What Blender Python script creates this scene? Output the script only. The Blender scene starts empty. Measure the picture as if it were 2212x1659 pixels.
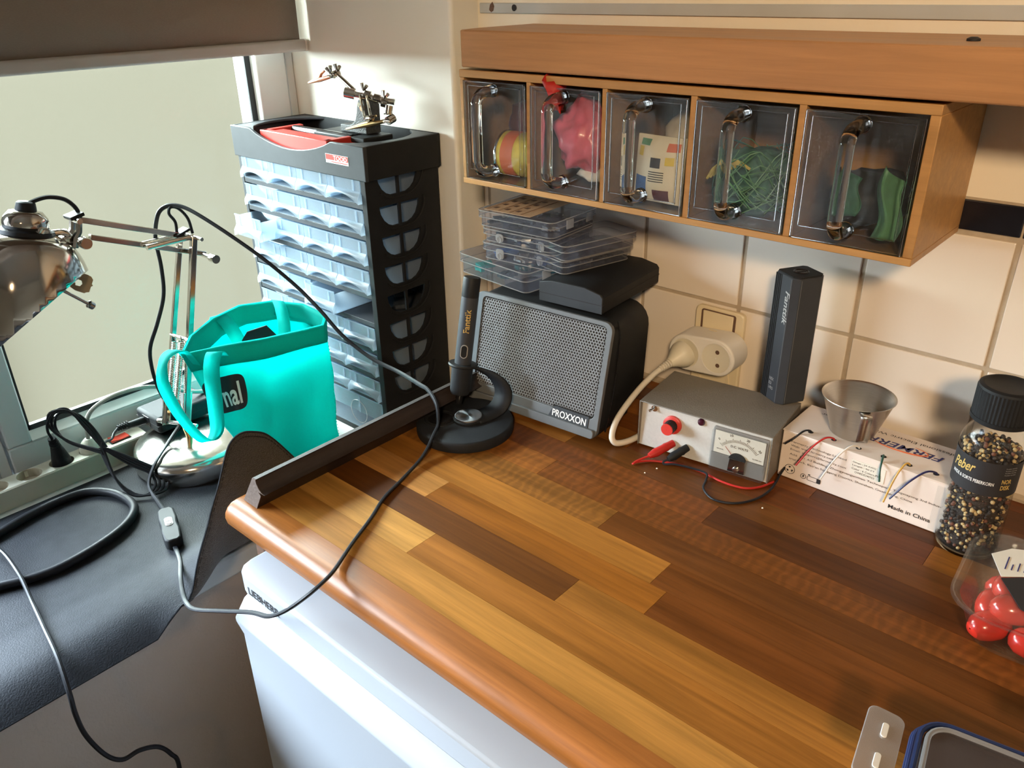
import bpy, bmesh, math, random
from mathutils import Vector, Matrix, noise
random.seed(7)
SC = bpy.context.scene
COL = SC.collection
PI = math.pi

# ------------------------------------------------------------------ camera, world, light, exposure
cam_d = bpy.data.cameras.new('camera'); cam = bpy.data.objects.new('camera', cam_d); COL.objects.link(cam)
CX, CY, CZ, YAW, PITCH, ROLL, FPX = (0.930491, -0.974749, 1.452945, 0.731772, -0.463076, -0.018716, 1749.8142)
cam_d.sensor_fit = 'HORIZONTAL'; cam_d.sensor_width = 36.0; cam_d.lens = FPX / 2212.0 * 36.0
cam_d.clip_start = 0.01
_f = Vector((-math.sin(YAW) * math.cos(PITCH), math.cos(YAW) * math.cos(PITCH), math.sin(PITCH)))
_r = Vector((math.cos(YAW), math.sin(YAW), 0)); _u = _r.cross(_f)
_r2 = _r * math.cos(ROLL) + _u * math.sin(ROLL); _u2 = -_r * math.sin(ROLL) + _u * math.cos(ROLL)
cam.matrix_world = Matrix(((_r2.x, _u2.x, -_f.x, CX), (_r2.y, _u2.y, -_f.y, CY), (_r2.z, _u2.z, -_f.z, CZ), (0, 0, 0, 1)))
SC.camera = cam
SC.view_settings.view_transform = 'Standard'; SC.view_settings.look = 'None'
SC.view_settings.exposure = 0.0; SC.view_settings.gamma = 1.0; SC.view_settings.use_curve_mapping = False
SC.cycles.transparent_max_bounces = 28; SC.cycles.max_bounces = 7; SC.cycles.diffuse_bounces = 2; SC.cycles.glossy_bounces = 3; SC.cycles.transmission_bounces = 7; SC.cycles.adaptive_threshold = 0.1; SC.cycles.use_light_tree = False; SC.cycles.caustics_reflective = False; SC.cycles.caustics_refractive = False

SKY = (0.72, 0.87, 1.0)
w = bpy.data.worlds.new('overcast_sky'); SC.world = w; w.use_nodes = True
bg = w.node_tree.nodes['Background']; bg.inputs[0].default_value = (0.92, 0.92, 0.78, 1); bg.inputs[1].default_value = 0.47

def area(name, loc, target, sx, sy, power, col):
    l = bpy.data.lights.new(name, 'AREA'); l.shape = 'RECTANGLE'; l.size = sx; l.size_y = sy; l.energy = power; l.color = col
    o = bpy.data.objects.new(name, l); COL.objects.link(o); o.location = loc
    d = Vector(target) - Vector(loc); o.rotation_euler = d.to_track_quat('-Z', 'Y').to_euler()
    return o
# daylight: the bright overcast sky outside the windows (the left window lies outside the picture)
area('sky_light', (-2.4, -1.30, 2.15), (0.1, -0.60, 1.15), 4.2, 1.8, 1600, SKY)

# warm ceiling spot of the room, aimed at the tiled wall (its fixture is built with the room below)
SPOT = Vector((1.75, -2.25, 2.28)); SPOT_AIM = Vector((0.88, 0.0, 1.18))
_l = bpy.data.lights.new('warm_spot', 'SPOT'); _l.energy = 200; _l.color = (1.0, 0.73, 0.44); _l.spot_size = math.radians(58); _l.spot_blend = 1.0; _l.shadow_soft_size = 0.14
_o = bpy.data.objects.new('warm_spot', _l); COL.objects.link(_o); _o.location = SPOT; _o.rotation_euler = (SPOT_AIM-SPOT).to_track_quat('-Z','Y').to_euler()

# ------------------------------------------------------------------ helpers
class MB:
    def __init__(s): s.v = []; s.f = []
    def add(s, vs, fs):
        o = len(s.v); s.v += [tuple(v) for v in vs]; s.f += [tuple(i + o for i in f) for f in fs]; return s
    def box(s, lo, hi):
        x0, y0, z0 = lo; x1, y1, z1 = hi
        return s.add([(x0,y0,z0),(x1,y0,z0),(x1,y1,z0),(x0,y1,z0),(x0,y0,z1),(x1,y0,z1),(x1,y1,z1),(x0,y1,z1)],
                     [(0,3,2,1),(4,5,6,7),(0,1,5,4),(1,2,6,5),(2,3,7,6),(3,0,4,7)])
    def obox(s, c, size, M):
        hx, hy, hz = size[0]/2, size[1]/2, size[2]/2; c = Vector(c)
        vs = [c + M @ Vector((a*hx, b*hy, d*hz)) for d in (-1,1) for a, b in ((-1,-1),(1,-1),(1,1),(-1,1))]
        return s.add(vs, [(0,3,2,1),(4,5,6,7),(0,1,5,4),(1,2,6,5),(2,3,7,6),(3,0,4,7)])
    def tube(s, pts, r, n=8, closed=False, caps=True, flat=None):
        P = [Vector(p) for p in pts]; m = len(P)
        rs = r if isinstance(r, (list, tuple)) else [r]*m
        T = []
        for i in range(m):
            a = P[(i-1) % m] if closed or i > 0 else P[i]; b = P[(i+1) % m] if closed or i < m-1 else P[i]
            t = (b-a); T.append(t.normalized() if t.length > 1e-9 else Vector((0,0,1)))
        up = Vector((0,0,1)) if abs(T[0].z) < .9 else Vector((1,0,0))
        N = (up - T[0]*up.dot(T[0])).normalized(); vs = []
        for i in range(m):
            N = (N - T[i]*N.dot(T[i]))
            N = N.normalized() if N.length > 1e-6 else T[i].orthogonal().normalized()
            B = T[i].cross(N)
            for k in range(n):
                a = 2*PI*k/n
                if flat: vs.append(P[i] + N*math.cos(a)*flat[1] + B*math.sin(a)*flat[0])
                else: vs.append(P[i] + (N*math.cos(a) + B*math.sin(a))*rs[i])
        fs = []
        for i in range(m if closed else m-1):
            j = (i+1) % m
            for k in range(n):
                l = (k+1) % n; fs.append((i*n+k, i*n+l, j*n+l, j*n+k))
        if caps and not closed:
            fs.append(tuple(range(n-1,-1,-1))); fs.append(tuple((m-1)*n+k for k in range(n)))
        return s.add(vs, fs)
    def cyl(s, a, b, r0, r1=None, n=16): return s.tube([a, b], [r0, r0 if r1 is None else r1], n)
    def lathe(s, prof, n=32, M=None, cap0=True, cap1=True):
        M = M or Matrix(); vs = []; fs = []
        for r, z in prof:
            for k in range(n): a = 2*PI*k/n; vs.append(M @ Vector((r*math.cos(a), r*math.sin(a), z)))
        for i in range(len(prof)-1):
            for k in range(n): l = (k+1) % n; fs.append((i*n+k, i*n+l, (i+1)*n+l, (i+1)*n+k))
        if cap0: fs.append(tuple(range(n-1,-1,-1)))
        if cap1: fs.append(tuple((len(prof)-1)*n+k for k in range(n)))
        return s.add(vs, fs)
    def prism(s, poly, h, M=None, z0=0):
        M = M or Matrix(); n = len(poly)
        vs = [M @ Vector((x,y,z0)) for x,y in poly] + [M @ Vector((x,y,z0+h)) for x,y in poly]
        return s.add(vs, [tuple(range(n-1,-1,-1)), tuple(range(n,2*n))] + [(i,(i+1)%n,(i+1)%n+n,i+n) for i in range(n)])
    def grid(s, fn, nu, nv, wrap=False):
        vs = [fn(i/nu, j/nv) for j in range(nv+1) for i in range(nu+1)]; w_ = nu+1
        return s.add(vs, [(j*w_+i, j*w_+i+1, (j+1)*w_+i+1, (j+1)*w_+i) for j in range(nv) for i in range(nu)])
    def mesh(s, me, M=None):
        M = M or Matrix(); return s.add([M @ v.co for v in me.vertices], [tuple(p.vertices) for p in me.polygons])
    def off(s, d): s.v = [(v[0]-d[0], v[1]-d[1], v[2]-d[2]) for v in s.v]; return s

def MM(loc=(0,0,0), rx=0, ry=0, rz=0):
    return Matrix.Translation(loc) @ Matrix.Rotation(rz,4,'Z') @ Matrix.Rotation(ry,4,'Y') @ Matrix.Rotation(rx,4,'X')
def axisM(loc, z, x=None):
    z = Vector(z).normalized(); x = Vector(x) if x is not None else z.orthogonal()
    x = (x - z*x.dot(z)).normalized(); y = z.cross(x)
    return Matrix(((x.x,y.x,z.x,loc[0]),(x.y,y.y,z.y,loc[1]),(x.z,y.z,z.z,loc[2]),(0,0,0,1)))
def rrect(w_, h_, r, k=5, cx=0, cy=0):
    out = []
    for sx, sy, a0 in ((1,1,0),(-1,1,90),(-1,-1,180),(1,-1,270)):
        for i in range(k+1):
            a = math.radians(a0 + 90*i/k); out.append((cx+sx*(w_/2-r)+r*math.cos(a), cy+sy*(h_/2-r)+r*math.sin(a)))
    return out
def spline(pts, k=6, closed=False):
    P = [Vector(p) for p in pts]; n = len(P); out = []
    for i in range(n if closed else n-1):
        p1 = P[i]; p2 = P[(i+1)%n]; p0 = P[(i-1)%n] if closed or i>0 else p1*2-p2; p3 = P[(i+2)%n] if closed or i<n-2 else p2*2-p1
        for j in range(k):
            t = j/k; out.append(.5*((2*p1)+(p2-p0)*t+(2*p0-5*p1+4*p2-p3)*t*t+(3*p1-p0-3*p2+p3)*t**3))
    if not closed: out.append(P[-1])
    return out
_tc = {}
def text_me(txt, size=1.0, bold=False, shear=0, ax='LEFT'):
    c = bpy.data.curves.new('t', 'FONT'); c.body = txt; c.size = size; c.align_x = ax; c.shear = shear; c.resolution_u = 3
    if bold: c.offset = size*.018
    o = bpy.data.objects.new('t', c); COL.objects.link(o)
    dg = bpy.context.evaluated_depsgraph_get(); me = bpy.data.meshes.new_from_object(o.evaluated_get(dg))
    bpy.data.objects.remove(o); bpy.data.curves.remove(c); return me
def fitM(me, w_, h_=None):
    xs = [v.co.x for v in me.vertices]; ys = [v.co.y for v in me.vertices]
    sx = w_/(max(xs)-min(xs)); sy = sx if h_ is None else h_/(max(ys)-min(ys))
    return Matrix.Diagonal((sx, sy, 1, 1)) @ Matrix.Translation((-min(xs), -min(ys), 0))

def make_me(name, mb, smooth=40):
    me = bpy.data.meshes.new(name); me.from_pydata(mb.v, [], mb.f); me.validate()
    bm = bmesh.new(); bm.from_mesh(me); bmesh.ops.recalc_face_normals(bm, faces=bm.faces); bm.to_mesh(me); bm.free()
    if smooth:
        me.shade_smooth()
        if smooth < 180: me.set_sharp_from_angle(angle=math.radians(smooth))
    return me
def obj(name, mb, m, parent=None, smooth=40, bevel=0, seg=2, solid=0, sub=0, kind=None, color=None, label=None):
    me = make_me(name, mb, smooth) if isinstance(mb, MB) else mb
    if m is not None and not me.materials: me.materials.append(m)
    o = bpy.data.objects.new(name, me); COL.objects.link(o)
    if parent is not None: o.parent = parent
    if solid: d = o.modifiers.new('solid','SOLIDIFY'); d.thickness = solid; d.offset = 0
    if bevel: d = o.modifiers.new('bevel','BEVEL'); d.width = bevel; d.segments = seg; d.limit_method = 'ANGLE'; d.angle_limit = math.radians(50); d.harden_normals = False
    if sub: d = o.modifiers.new('sub','SUBSURF'); d.levels = sub; d.render_levels = sub
    if kind: o['kind'] = kind
    if color: o.color = (*color, 1)
    if label: o['label'] = label
    return o
def tag(o, label, cat, group=None):
    o['label'] = label; o['category'] = cat
    if group: o['group'] = group
    return o
def thing(name, label, cat, loc=(0,0,0), rz=0, group=None):
    o = bpy.data.objects.new(name, None); COL.objects.link(o); o.location = loc; o.rotation_euler = (0,0,rz); o.empty_display_size = .02
    return tag(o, label, cat, group)
def struct(name, mb, m, **k):
    o = obj(name, mb, m, **k); o['kind'] = 'structure'; return o

# ------------------------------------------------------------------ materials (all procedural)
def nt(name):
    m = bpy.data.materials.new(name); m.use_nodes = True; t = m.node_tree; return m, t, t.nodes['Principled BSDF']
def link(t, a, b): t.links.new(a, b)
def mat(name, col, rough=.5, metal=0, var=.08, vs=30, bump=0, bs=300, coat=0, spec=.5, sheen=0, emit=0, aniso=0, stretch=(1,1,1), rvar=0, sss=0):
    m, t, b = nt(name); N = t.nodes
    tc = N.new('ShaderNodeTexCoord'); mp = N.new('ShaderNodeMapping'); link(t, tc.outputs['Object'], mp.inputs[0]); mp.inputs['Scale'].default_value = stretch
    no = N.new('ShaderNodeTexNoise'); no.inputs['Scale'].default_value = vs; no.inputs['Detail'].default_value = 2; link(t, mp.outputs[0], no.inputs['Vector'])
    mx = N.new('ShaderNodeMix'); mx.data_type = 'RGBA'; link(t, no.outputs['Fac'], mx.inputs['Factor'])
    mx.inputs['A'].default_value = (*[c*(1-var*1.6) for c in col], 1); mx.inputs['B'].default_value = (*[min(1,c*(1+var*1.6)) for c in col], 1)
    link(t, mx.outputs['Result'], b.inputs['Base Color'])
    b.inputs['Roughness'].default_value = rough; b.inputs['Metallic'].default_value = metal; b.inputs['Specular IOR Level'].default_value = spec
    b.inputs['Coat Weight'].default_value = coat; b.inputs['Sheen Weight'].default_value = sheen; b.inputs['Anisotropic'].default_value = aniso
    if sss: b.inputs['Subsurface Weight'].default_value = sss; b.inputs['Subsurface Radius'].default_value = (.02,.01,.008); b.inputs['Subsurface Scale'].default_value = .3
    if rvar:
        mr = N.new('ShaderNodeMapRange'); link(t, no.outputs['Fac'], mr.inputs[0]); mr.inputs[3].default_value = max(0,rough-rvar); mr.inputs[4].default_value = min(1,rough+rvar); link(t, mr.outputs[0], b.inputs['Roughness'])
    if bump:
        n2 = N.new('ShaderNodeTexNoise'); n2.inputs['Scale'].default_value = bs; n2.inputs['Detail'].default_value = 1; link(t, mp.outputs[0], n2.inputs['Vector'])
        bp = N.new('ShaderNodeBump'); bp.inputs['Strength'].default_value = bump; bp.inputs['Distance'].default_value = .002; link(t, n2.outputs['Fac'], bp.inputs['Height']); link(t, bp.outputs[0], b.inputs['Normal'])
    if emit: b.inputs['Emission Color'].default_value = (*col,1); b.inputs['Emission Strength'].default_value = emit
    return m
def clear(name, tint=(.93,.95,.96), rough=.06, body=.06, bodycol=(.8,.85,.88), fres=1.45):
    """thin clear plastic: see-through sheet with a fresnel gloss and a little milky body"""
    m, t, b = nt(name); N = t.nodes; out = N['Material Output']; N.remove(b)
    tr = N.new('ShaderNodeBsdfTransparent'); tr.inputs[0].default_value = (*tint,1)
    gl = N.new('ShaderNodeBsdfGlossy'); gl.inputs['Roughness'].default_value = rough
    df = N.new('ShaderNodeBsdfDiffuse'); tl = N.new('ShaderNodeBsdfTranslucent')
    no = N.new('ShaderNodeTexNoise'); no.inputs['Scale'].default_value = 60; no.inputs['Detail'].default_value = 3
    cr = N.new('ShaderNodeMix'); cr.data_type = 'RGBA'; link(t, no.outputs['Fac'], cr.inputs['Factor'])
    cr.inputs['A'].default_value = (*[c*.88 for c in bodycol],1); cr.inputs['B'].default_value = (*[min(1,c*1.1) for c in bodycol],1)
    link(t, cr.outputs['Result'], df.inputs[0]); link(t, cr.outputs['Result'], tl.inputs[0])
    m0 = N.new('ShaderNodeMixShader'); link(t, df.outputs[0], m0.inputs[1]); link(t, tl.outputs[0], m0.inputs[2])
    m1 = N.new('ShaderNodeMixShader'); m1.inputs[0].default_value = body; link(t, tr.outputs[0], m1.inputs[1]); link(t, m0.outputs[0], m1.inputs[2])
    lw = N.new('ShaderNodeLayerWeight'); lw.inputs[0].default_value = .5
    pw = N.new('ShaderNodeMath'); pw.operation = 'POWER'; pw.inputs[1].default_value = 3.5; link(t, lw.outputs['Facing'], pw.inputs[0])
    fr = N.new('ShaderNodeMath'); fr.operation = 'MULTIPLY_ADD'; fr.inputs[1].default_value = .7*(fres-1)/.45; fr.inputs[2].default_value = .022; link(t, pw.outputs[0], fr.inputs[0])
    bp = N.new('ShaderNodeBump'); bp.inputs['Strength'].default_value = .08; bp.inputs['Distance'].default_value = .002; link(t, no.outputs['Fac'], bp.inputs['Height']); link(t, bp.outputs[0], gl.inputs['Normal'])
    m2 = N.new('ShaderNodeMixShader'); link(t, fr.outputs[0], m2.inputs[0]); link(t, m1.outputs[0], m2.inputs[1]); link(t, gl.outputs[0], m2.inputs[2])
    link(t, m2.outputs[0], out.inputs[0]); return m
def acrylic(name, col=(.97,.97,.97), rough=.02):
    m, t, b = nt(name); b.inputs['Base Color'].default_value = (*col,1); b.inputs['Roughness'].default_value = rough; b.inputs['Transmission Weight'].default_value = 1; b.inputs['IOR'].default_value = 1.47
    no = t.nodes.new('ShaderNodeTexNoise'); no.inputs['Scale'].default_value = 40
    mr = t.nodes.new('ShaderNodeMapRange'); link(t, no.outputs['Fac'], mr.inputs[0]); mr.inputs[3].default_value = rough; mr.inputs[4].default_value = rough+.05; link(t, mr.outputs[0], b.inputs['Roughness'])
    return m
def wood(name, rough=.33, grain=1.0, coat=.25, tint=(1,1,1), gs=(5,110,110), figure=False):
    """wood whose tone comes from the plank's own object colour, with streaks along the plank"""
    m, t, b = nt(name); N = t.nodes
    oi = N.new('ShaderNodeObjectInfo'); tc = N.new('ShaderNodeTexCoord'); mp = N.new('ShaderNodeMapping'); link(t, tc.outputs['Object'], mp.inputs[0]); mp.inputs['Scale'].default_value = gs
    ad = N.new('ShaderNodeVectorMath'); ad.operation = 'ADD'; link(t, mp.outputs[0], ad.inputs[0])
    sc = N.new('ShaderNodeVectorMath'); sc.operation = 'SCALE'; sc.inputs[0].default_value = (17,9,5); link(t, oi.outputs['Random'], sc.inputs['Scale']); link(t, sc.outputs[0], ad.inputs[1])
    n1 = N.new('ShaderNodeTexNoise'); n1.inputs['Scale'].default_value = 1; n1.inputs['Detail'].default_value = 6; n1.inputs['Roughness'].default_value = .65; n1.inputs['Distortion'].default_value = .5; link(t, ad.outputs[0], n1.inputs['Vector'])
    mp2 = N.new('ShaderNodeMapping'); mp2.inputs['Scale'].default_value = (.35,.12,.12); link(t, ad.outputs[0], mp2.inputs[0])
    n2 = N.new('ShaderNodeTexNoise'); n2.inputs['Scale'].default_value = 2; n2.inputs['Detail'].default_value = 3; link(t, mp2.outputs[0], n2.inputs['Vector'])
    mr = N.new('ShaderNodeMapRange'); link(t, n1.outputs['Fac'], mr.inputs[0]); mr.inputs[1].default_value = .25; mr.inputs[2].default_value = .75; mr.inputs[3].default_value = 1-.42*grain; mr.inputs[4].default_value = 1+.30*grain
    mr2 = N.new('ShaderNodeMapRange'); link(t, n2.outputs['Fac'], mr2.inputs[0]); mr2.inputs[1].default_value = .3; mr2.inputs[2].default_value = .7; mr2.inputs[3].default_value = 1-.22*grain; mr2.inputs[4].default_value = 1+.2*grain
    mu = N.new('ShaderNodeMath'); mu.operation = 'MULTIPLY'; link(t, mr.outputs[0], mu.inputs[0]); link(t, mr2.outputs[0], mu.inputs[1])
    if figure:      # rippled figure running across the strip
        wv = N.new('ShaderNodeTexWave'); wv.wave_type = 'BANDS'; wv.bands_direction = 'X'; wv.inputs['Scale'].default_value = 26; wv.inputs['Distortion'].default_value = 7; wv.inputs['Detail'].default_value = 2; wv.inputs['Detail Scale'].default_value = 1.5; link(t, tc.outputs['Object'], wv.inputs['Vector'])
        mw = N.new('ShaderNodeMapRange'); link(t, wv.outputs['Fac'], mw.inputs[0]); mw.inputs[1].default_value = .25; mw.inputs[3].default_value = .90; mw.inputs[4].default_value = 1.15
        m3 = N.new('ShaderNodeMath'); m3.operation = 'MULTIPLY'; link(t, mu.outputs[0], m3.inputs[0]); link(t, mw.outputs[0], m3.inputs[1]); mu = m3
    vm = N.new('ShaderNodeVectorMath'); vm.operation = 'SCALE'; link(t, oi.outputs['Color'], vm.inputs[0]); link(t, mu.outputs[0], vm.inputs['Scale'])
    link(t, vm.outputs[0], b.inputs['Base Color'])
    b.inputs['Roughness'].default_value = rough; b.inputs['Coat Weight'].default_value = coat; b.inputs['Coat Roughness'].default_value = .25; b.inputs['Specular IOR Level'].default_value = .22
    rr = N.new('ShaderNodeMapRange'); link(t, n2.outputs['Fac'], rr.inputs[0]); rr.inputs[3].default_value = rough-.06; rr.inputs[4].default_value = rough+.14; link(t, rr.outputs[0], b.inputs['Roughness'])
    bp = N.new('ShaderNodeBump'); bp.inputs['Strength'].default_value = .12; bp.inputs['Distance'].default_value = .0008; link(t, n1.outputs['Fac'], bp.inputs['Height']); link(t, bp.outputs[0], b.inputs['Normal'])
    return m
def pane_mat(name, trans, tcol, tlcol):
    m, t, b = nt(name); N = t.nodes; out = N['Material Output']; N.remove(b)
    tr = N.new('ShaderNodeBsdfTransparent'); tr.inputs[0].default_value = (*tcol,1)
    tl = N.new('ShaderNodeBsdfTranslucent'); gl = N.new('ShaderNodeBsdfGlossy'); gl.inputs['Roughness'].default_value = .35; gl.inputs[0].default_value = (.5,.5,.5,1)
    tc = N.new('ShaderNodeTexCoord'); no = N.new('ShaderNodeTexNoise'); no.inputs['Scale'].default_value = 260; no.inputs['Detail'].default_value = 2; link(t, tc.outputs['Object'], no.inputs['Vector'])
    mx = N.new('ShaderNodeMix'); mx.data_type = 'RGBA'; link(t, no.outputs['Fac'], mx.inputs['Factor']); mx.inputs['A'].default_value = (*[c*.86 for c in tlcol],1); mx.inputs['B'].default_value = (*[min(1,c*1.1) for c in tlcol],1); link(t, mx.outputs['Result'], tl.inputs[0])
    m1 = N.new('ShaderNodeMixShader'); m1.inputs[0].default_value = 1-trans; link(t, tr.outputs[0], m1.inputs[1]); link(t, tl.outputs[0], m1.inputs[2])
    m2 = N.new('ShaderNodeMixShader'); m2.inputs[0].default_value = .03; link(t, m1.outputs[0], m2.inputs[1]); link(t, gl.outputs[0], m2.inputs[2])
    link(t, m2.outputs[0], out.inputs[0]); return m

def cloth(name, col, thru=.72):
    m = mat(name, col, .75, var=.08, vs=300, bump=.3, bs=900); t = m.node_tree; N = t.nodes; b = N['Principled BSDF']; out = N['Material Output']
    tl = N.new('ShaderNodeBsdfTranslucent'); tl.inputs[0].default_value = (*col,1)
    mx = N.new('ShaderNodeMixShader'); mx.inputs[0].default_value = thru; link(t, b.outputs[0], mx.inputs[1]); link(t, tl.outputs[0], mx.inputs[2]); link(t, mx.outputs[0], out.inputs[0]); return m

M = {}
M['plaster'] = mat('wall_paint', (.88,.80,.66), .75, var=.03, vs=6, bump=.15, bs=120)
M['reveal'] = mat('reveal_paint', (.86,.83,.76), .45, var=.03, vs=5, bump=.10, bs=60)
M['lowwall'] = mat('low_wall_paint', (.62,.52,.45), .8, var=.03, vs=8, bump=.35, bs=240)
M['grey_strip'] = mat('grey_strip_paint', (.50,.52,.52), .6, var=.10, vs=14)
M['grout'] = mat('grout', (.46,.37,.27), .9, var=.12, vs=60, bump=.3, bs=400)
M['tile'] = mat('glazed_tile', (.82,.72,.61), .22, var=.025, vs=8, bump=.05, bs=25, coat=.1)
M['blacktile'] = mat('black_tile', (.008,.008,.014), .25, var=.1, vs=20)
M['floor'] = mat('floor_lino', (.30,.24,.19), .6, var=.1, vs=8)
M['ceil'] = mat('ceiling_paint', (.80,.78,.74), .9, var=.02, vs=4)
M['pvc'] = mat('white_pvc', (.76,.80,.80), .35, var=.02, vs=5)
M['gasket'] = mat('rubber_gasket', (.015,.017,.02), .5, var=.1)
M['sill'] = mat('sill_paint', (.80,.80,.77), .45, var=.03, vs=9)
M['frost'] = pane_mat('frosted_glass', .986, (.95,.95,.88), (.84,.78,.60))
M['clearpane'] = pane_mat('clear_glass', .97, (.98,.98,.98), (.8,.8,.8))
M['wood'] = wood('oiled_hardwood', .34, .9, .05); M['woodfig'] = wood('figured_hardwood', .34, .9, .05, figure=True)
M['pine'] = wood('varnished_pine', .42, .45, .15)
M['darkwood'] = mat('dark_stained_wood', (.030,.020,.017), .55, var=.25, vs=14, stretch=(30,1,30), bump=.15, bs=120)
M['rawend'] = mat('sawn_end_grain', (.14,.10,.08), .85, var=.2, vs=160, bump=.4, bs=300)
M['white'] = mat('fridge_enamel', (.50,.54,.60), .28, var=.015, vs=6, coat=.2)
M['brownpanel'] = mat('brown_panel', (.13,.07,.045), .6, var=.3, vs=20, stretch=(4,4,30))
M['black'] = mat('black_plastic', (.014,.015,.017), .55, var=.15, vs=40, bump=.06, bs=900, spec=.25)
M['blackmat'] = mat('black_satin', (.018,.020,.024), .62, var=.1, vs=60, bump=.1, bs=1200, spec=.22)
M['blackgloss'] = mat('black_gloss', (.012,.012,.014), .22, var=.1, vs=40)
M['cable'] = mat('black_cable', (.016,.017,.021), .45, var=.15, vs=80, spec=.22)
M['greycable'] = mat('grey_cable', (.45,.43,.39), .5, var=.06, vs=60)
M['whitecable'] = mat('white_cable', (.76,.70,.60), .45, var=.04, vs=40)
M['charcoal'] = mat('charcoal_plastic', (.042,.046,.054), .48, var=.08, vs=50, bump=.05, bs=900, spec=.3)
M['greyplastic'] = mat('grey_plastic', (.13,.14,.15), .45, var=.08, vs=40)
M['mesh'] = mat('grey_mesh', (.21,.22,.235), .42, var=.06, vs=60)
M['chrome'] = mat('nickel', (.72,.69,.64), .16, 1, var=.06, vs=30, rvar=.06)
M['chromedark'] = mat('dark_nickel', (.46,.42,.38), .12, 1, var=.08, vs=12, rvar=.05)
M['steel'] = mat('brushed_steel', (.62,.58,.53), .28, 1, var=.08, vs=60, aniso=.6, stretch=(1,1,14))
M['castiron'] = mat('cast_iron', (.035,.036,.038), .6, var=.3, vs=200, bump=.6, bs=500)
M['brass'] = mat('brass', (.60,.42,.20), .3, 1, var=.1)
M['copper'] = mat('copper', (.55,.22,.12), .3, .9, var=.15, vs=80)
M['leather'] = mat('black_leather', (.020,.022,.027), .62, var=.18, vs=60, bump=.25, bs=500, spec=.14)
M['suede'] = mat('brown_suede', (.060,.052,.046), .95, var=.35, vs=500, bump=.8, bs=700, sheen=.3)
M['teal'] = cloth('teal_nonwoven', (.0,.80,.76))
M['teal_hem'] = cloth('teal_hem', (.0,.68,.63))
M['blind'] = mat('blind_fabric', (.28,.22,.17), .9, var=.08, vs=260, stretch=(1,1,6), bump=.3, bs=600)
M['blindbar'] = mat('blind_bar', (.50,.47,.44), .5, var=.03)
M['stripwhite'] = mat('powerstrip_white', (.78,.75,.64), .4, var=.03, vs=8)
M['socket'] = mat('socket_cream', (.74,.68,.54), .4, var=.04, vs=20)
M['outlet'] = mat('outlet_cream', (.78,.66,.45), .4, var=.03, vs=12)
M['adapterwhite'] = mat('adapter_white', (.80,.76,.70), .35, var=.02, vs=12)
M['red'] = mat('red_plastic', (.62,.045,.035), .4, var=.06, vs=30)
M['redlamp'] = mat('red_switch', (.75,.06,.03), .25, var=.1, vs=120, coat=.4)
M['darkred'] = mat('dark_led', (.05,.008,.02), .15, var=.1)
M['psu'] = mat('grey_hammertone', (.20,.18,.155), .48, .0, var=.10, vs=500, bump=.25, bs=900)
M['psufront'] = mat('aluminium_front', (.66,.66,.64), .45, .2, var=.05, vs=300, bump=.06, bs=900)
M['paper'] = mat('paper_white', (.80,.76,.68), .7, var=.03, vs=40)
M['card'] = mat('white_cardboard', (.80,.70,.64), .7, var=.03, vs=20, bump=.08, bs=120)
M['kraft'] = mat('kraft_edge', (.50,.33,.20), .85, var=.12, vs=100)
M['ink'] = mat('black_ink', (.018,.016,.018), .7, var=.1)
M['navy'] = mat('navy_ink', (.035,.035,.16), .6, var=.1)
M['orangeink'] = mat('orange_ink', (.62,.14,.05), .6, var=.1)
M['whiteink'] = mat('white_ink', (.82,.82,.80), .5, var=.02)
M['goldink'] = mat('gold_ink', (.62,.43,.13), .4, var=.08)
M['greyink'] = mat('grey_ink', (.40,.40,.40), .6, var=.05)
M['clear'] = clear('clear_styrene', (.95,.96,.96), .05, .015)
M['clearbox'] = clear('clear_box_plastic', (.84,.85,.89), .14, .15, (.40,.41,.50))
M['drawer'] = clear('frosted_drawer_plastic', (.80,.87,.93), .26, .36, (.66,.76,.86), 1.22)
M['milky'] = clear('milky_plastic', (.80,.80,.80), .25, .50, (.66,.64,.63), 1.35)
M['acrylic'] = acrylic('clear_acrylic')
M['glass'] = clear('bottle_glass', (.95,.96,.94), .03, .02)
M['smoky'] = clear('smoky_lid_plastic', (.42,.38,.37), .25, .30, (.30,.26,.25), 1.3)
M['greenbox'] = mat('teal_parts', (.0,.35,.30), .5, var=.2, vs=40)
M['bluebits'] = mat('blue_parts', (.03,.10,.30), .5, var=.4, vs=200)
M['greybits'] = mat('dark_parts', (.06,.07,.08), .4, .3, var=.5, vs=180)
M['silverbits'] = mat('silver_parts', (.5,.5,.48), .3, .8, var=.3, vs=200)
M['tomato'] = mat('tomato_skin', (.60,.030,.018), .22, var=.12, vs=18, coat=.4, sss=.1)
M['stem'] = mat('tomato_stem', (.15,.22,.05), .7, var=.2)
M['bluelid'] = mat('blue_gasket', (.006,.020,.085), .5, var=.1)
M['pink'] = mat('pink_film', (.75,.13,.20), .35, var=.25, vs=60, coat=.3)
M['yellow'] = mat('yellow_print', (.75,.50,.06), .4, var=.35, vs=50)
M['cream'] = mat('cream_film', (.76,.68,.52), .4, var=.06, vs=30, coat=.2)
M['green'] = mat('green_net', (.03,.12,.08), .7, var=.3, vs=100)
M['leaf'] = mat('green_film', (.09,.24,.12), .5, var=.3, vs=60)
M['rope'] = mat('yellow_twine', (.55,.45,.12), .8, var=.2, vs=200)
M['tan'] = mat('tan_clip', (.55,.42,.24), .55, var=.06)
M['maroon'] = mat('maroon_film', (.10,.02,.03), .5, var=.2)
M['wirered'] = mat('red_wire', (.50,.025,.02), .4, var=.08)
M['wirewhite'] = mat('white_wire', (.75,.70,.65), .4, var=.04)
M['wiregreen'] = mat('green_wire', (.02,.08,.06), .4, var=.08)
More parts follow.
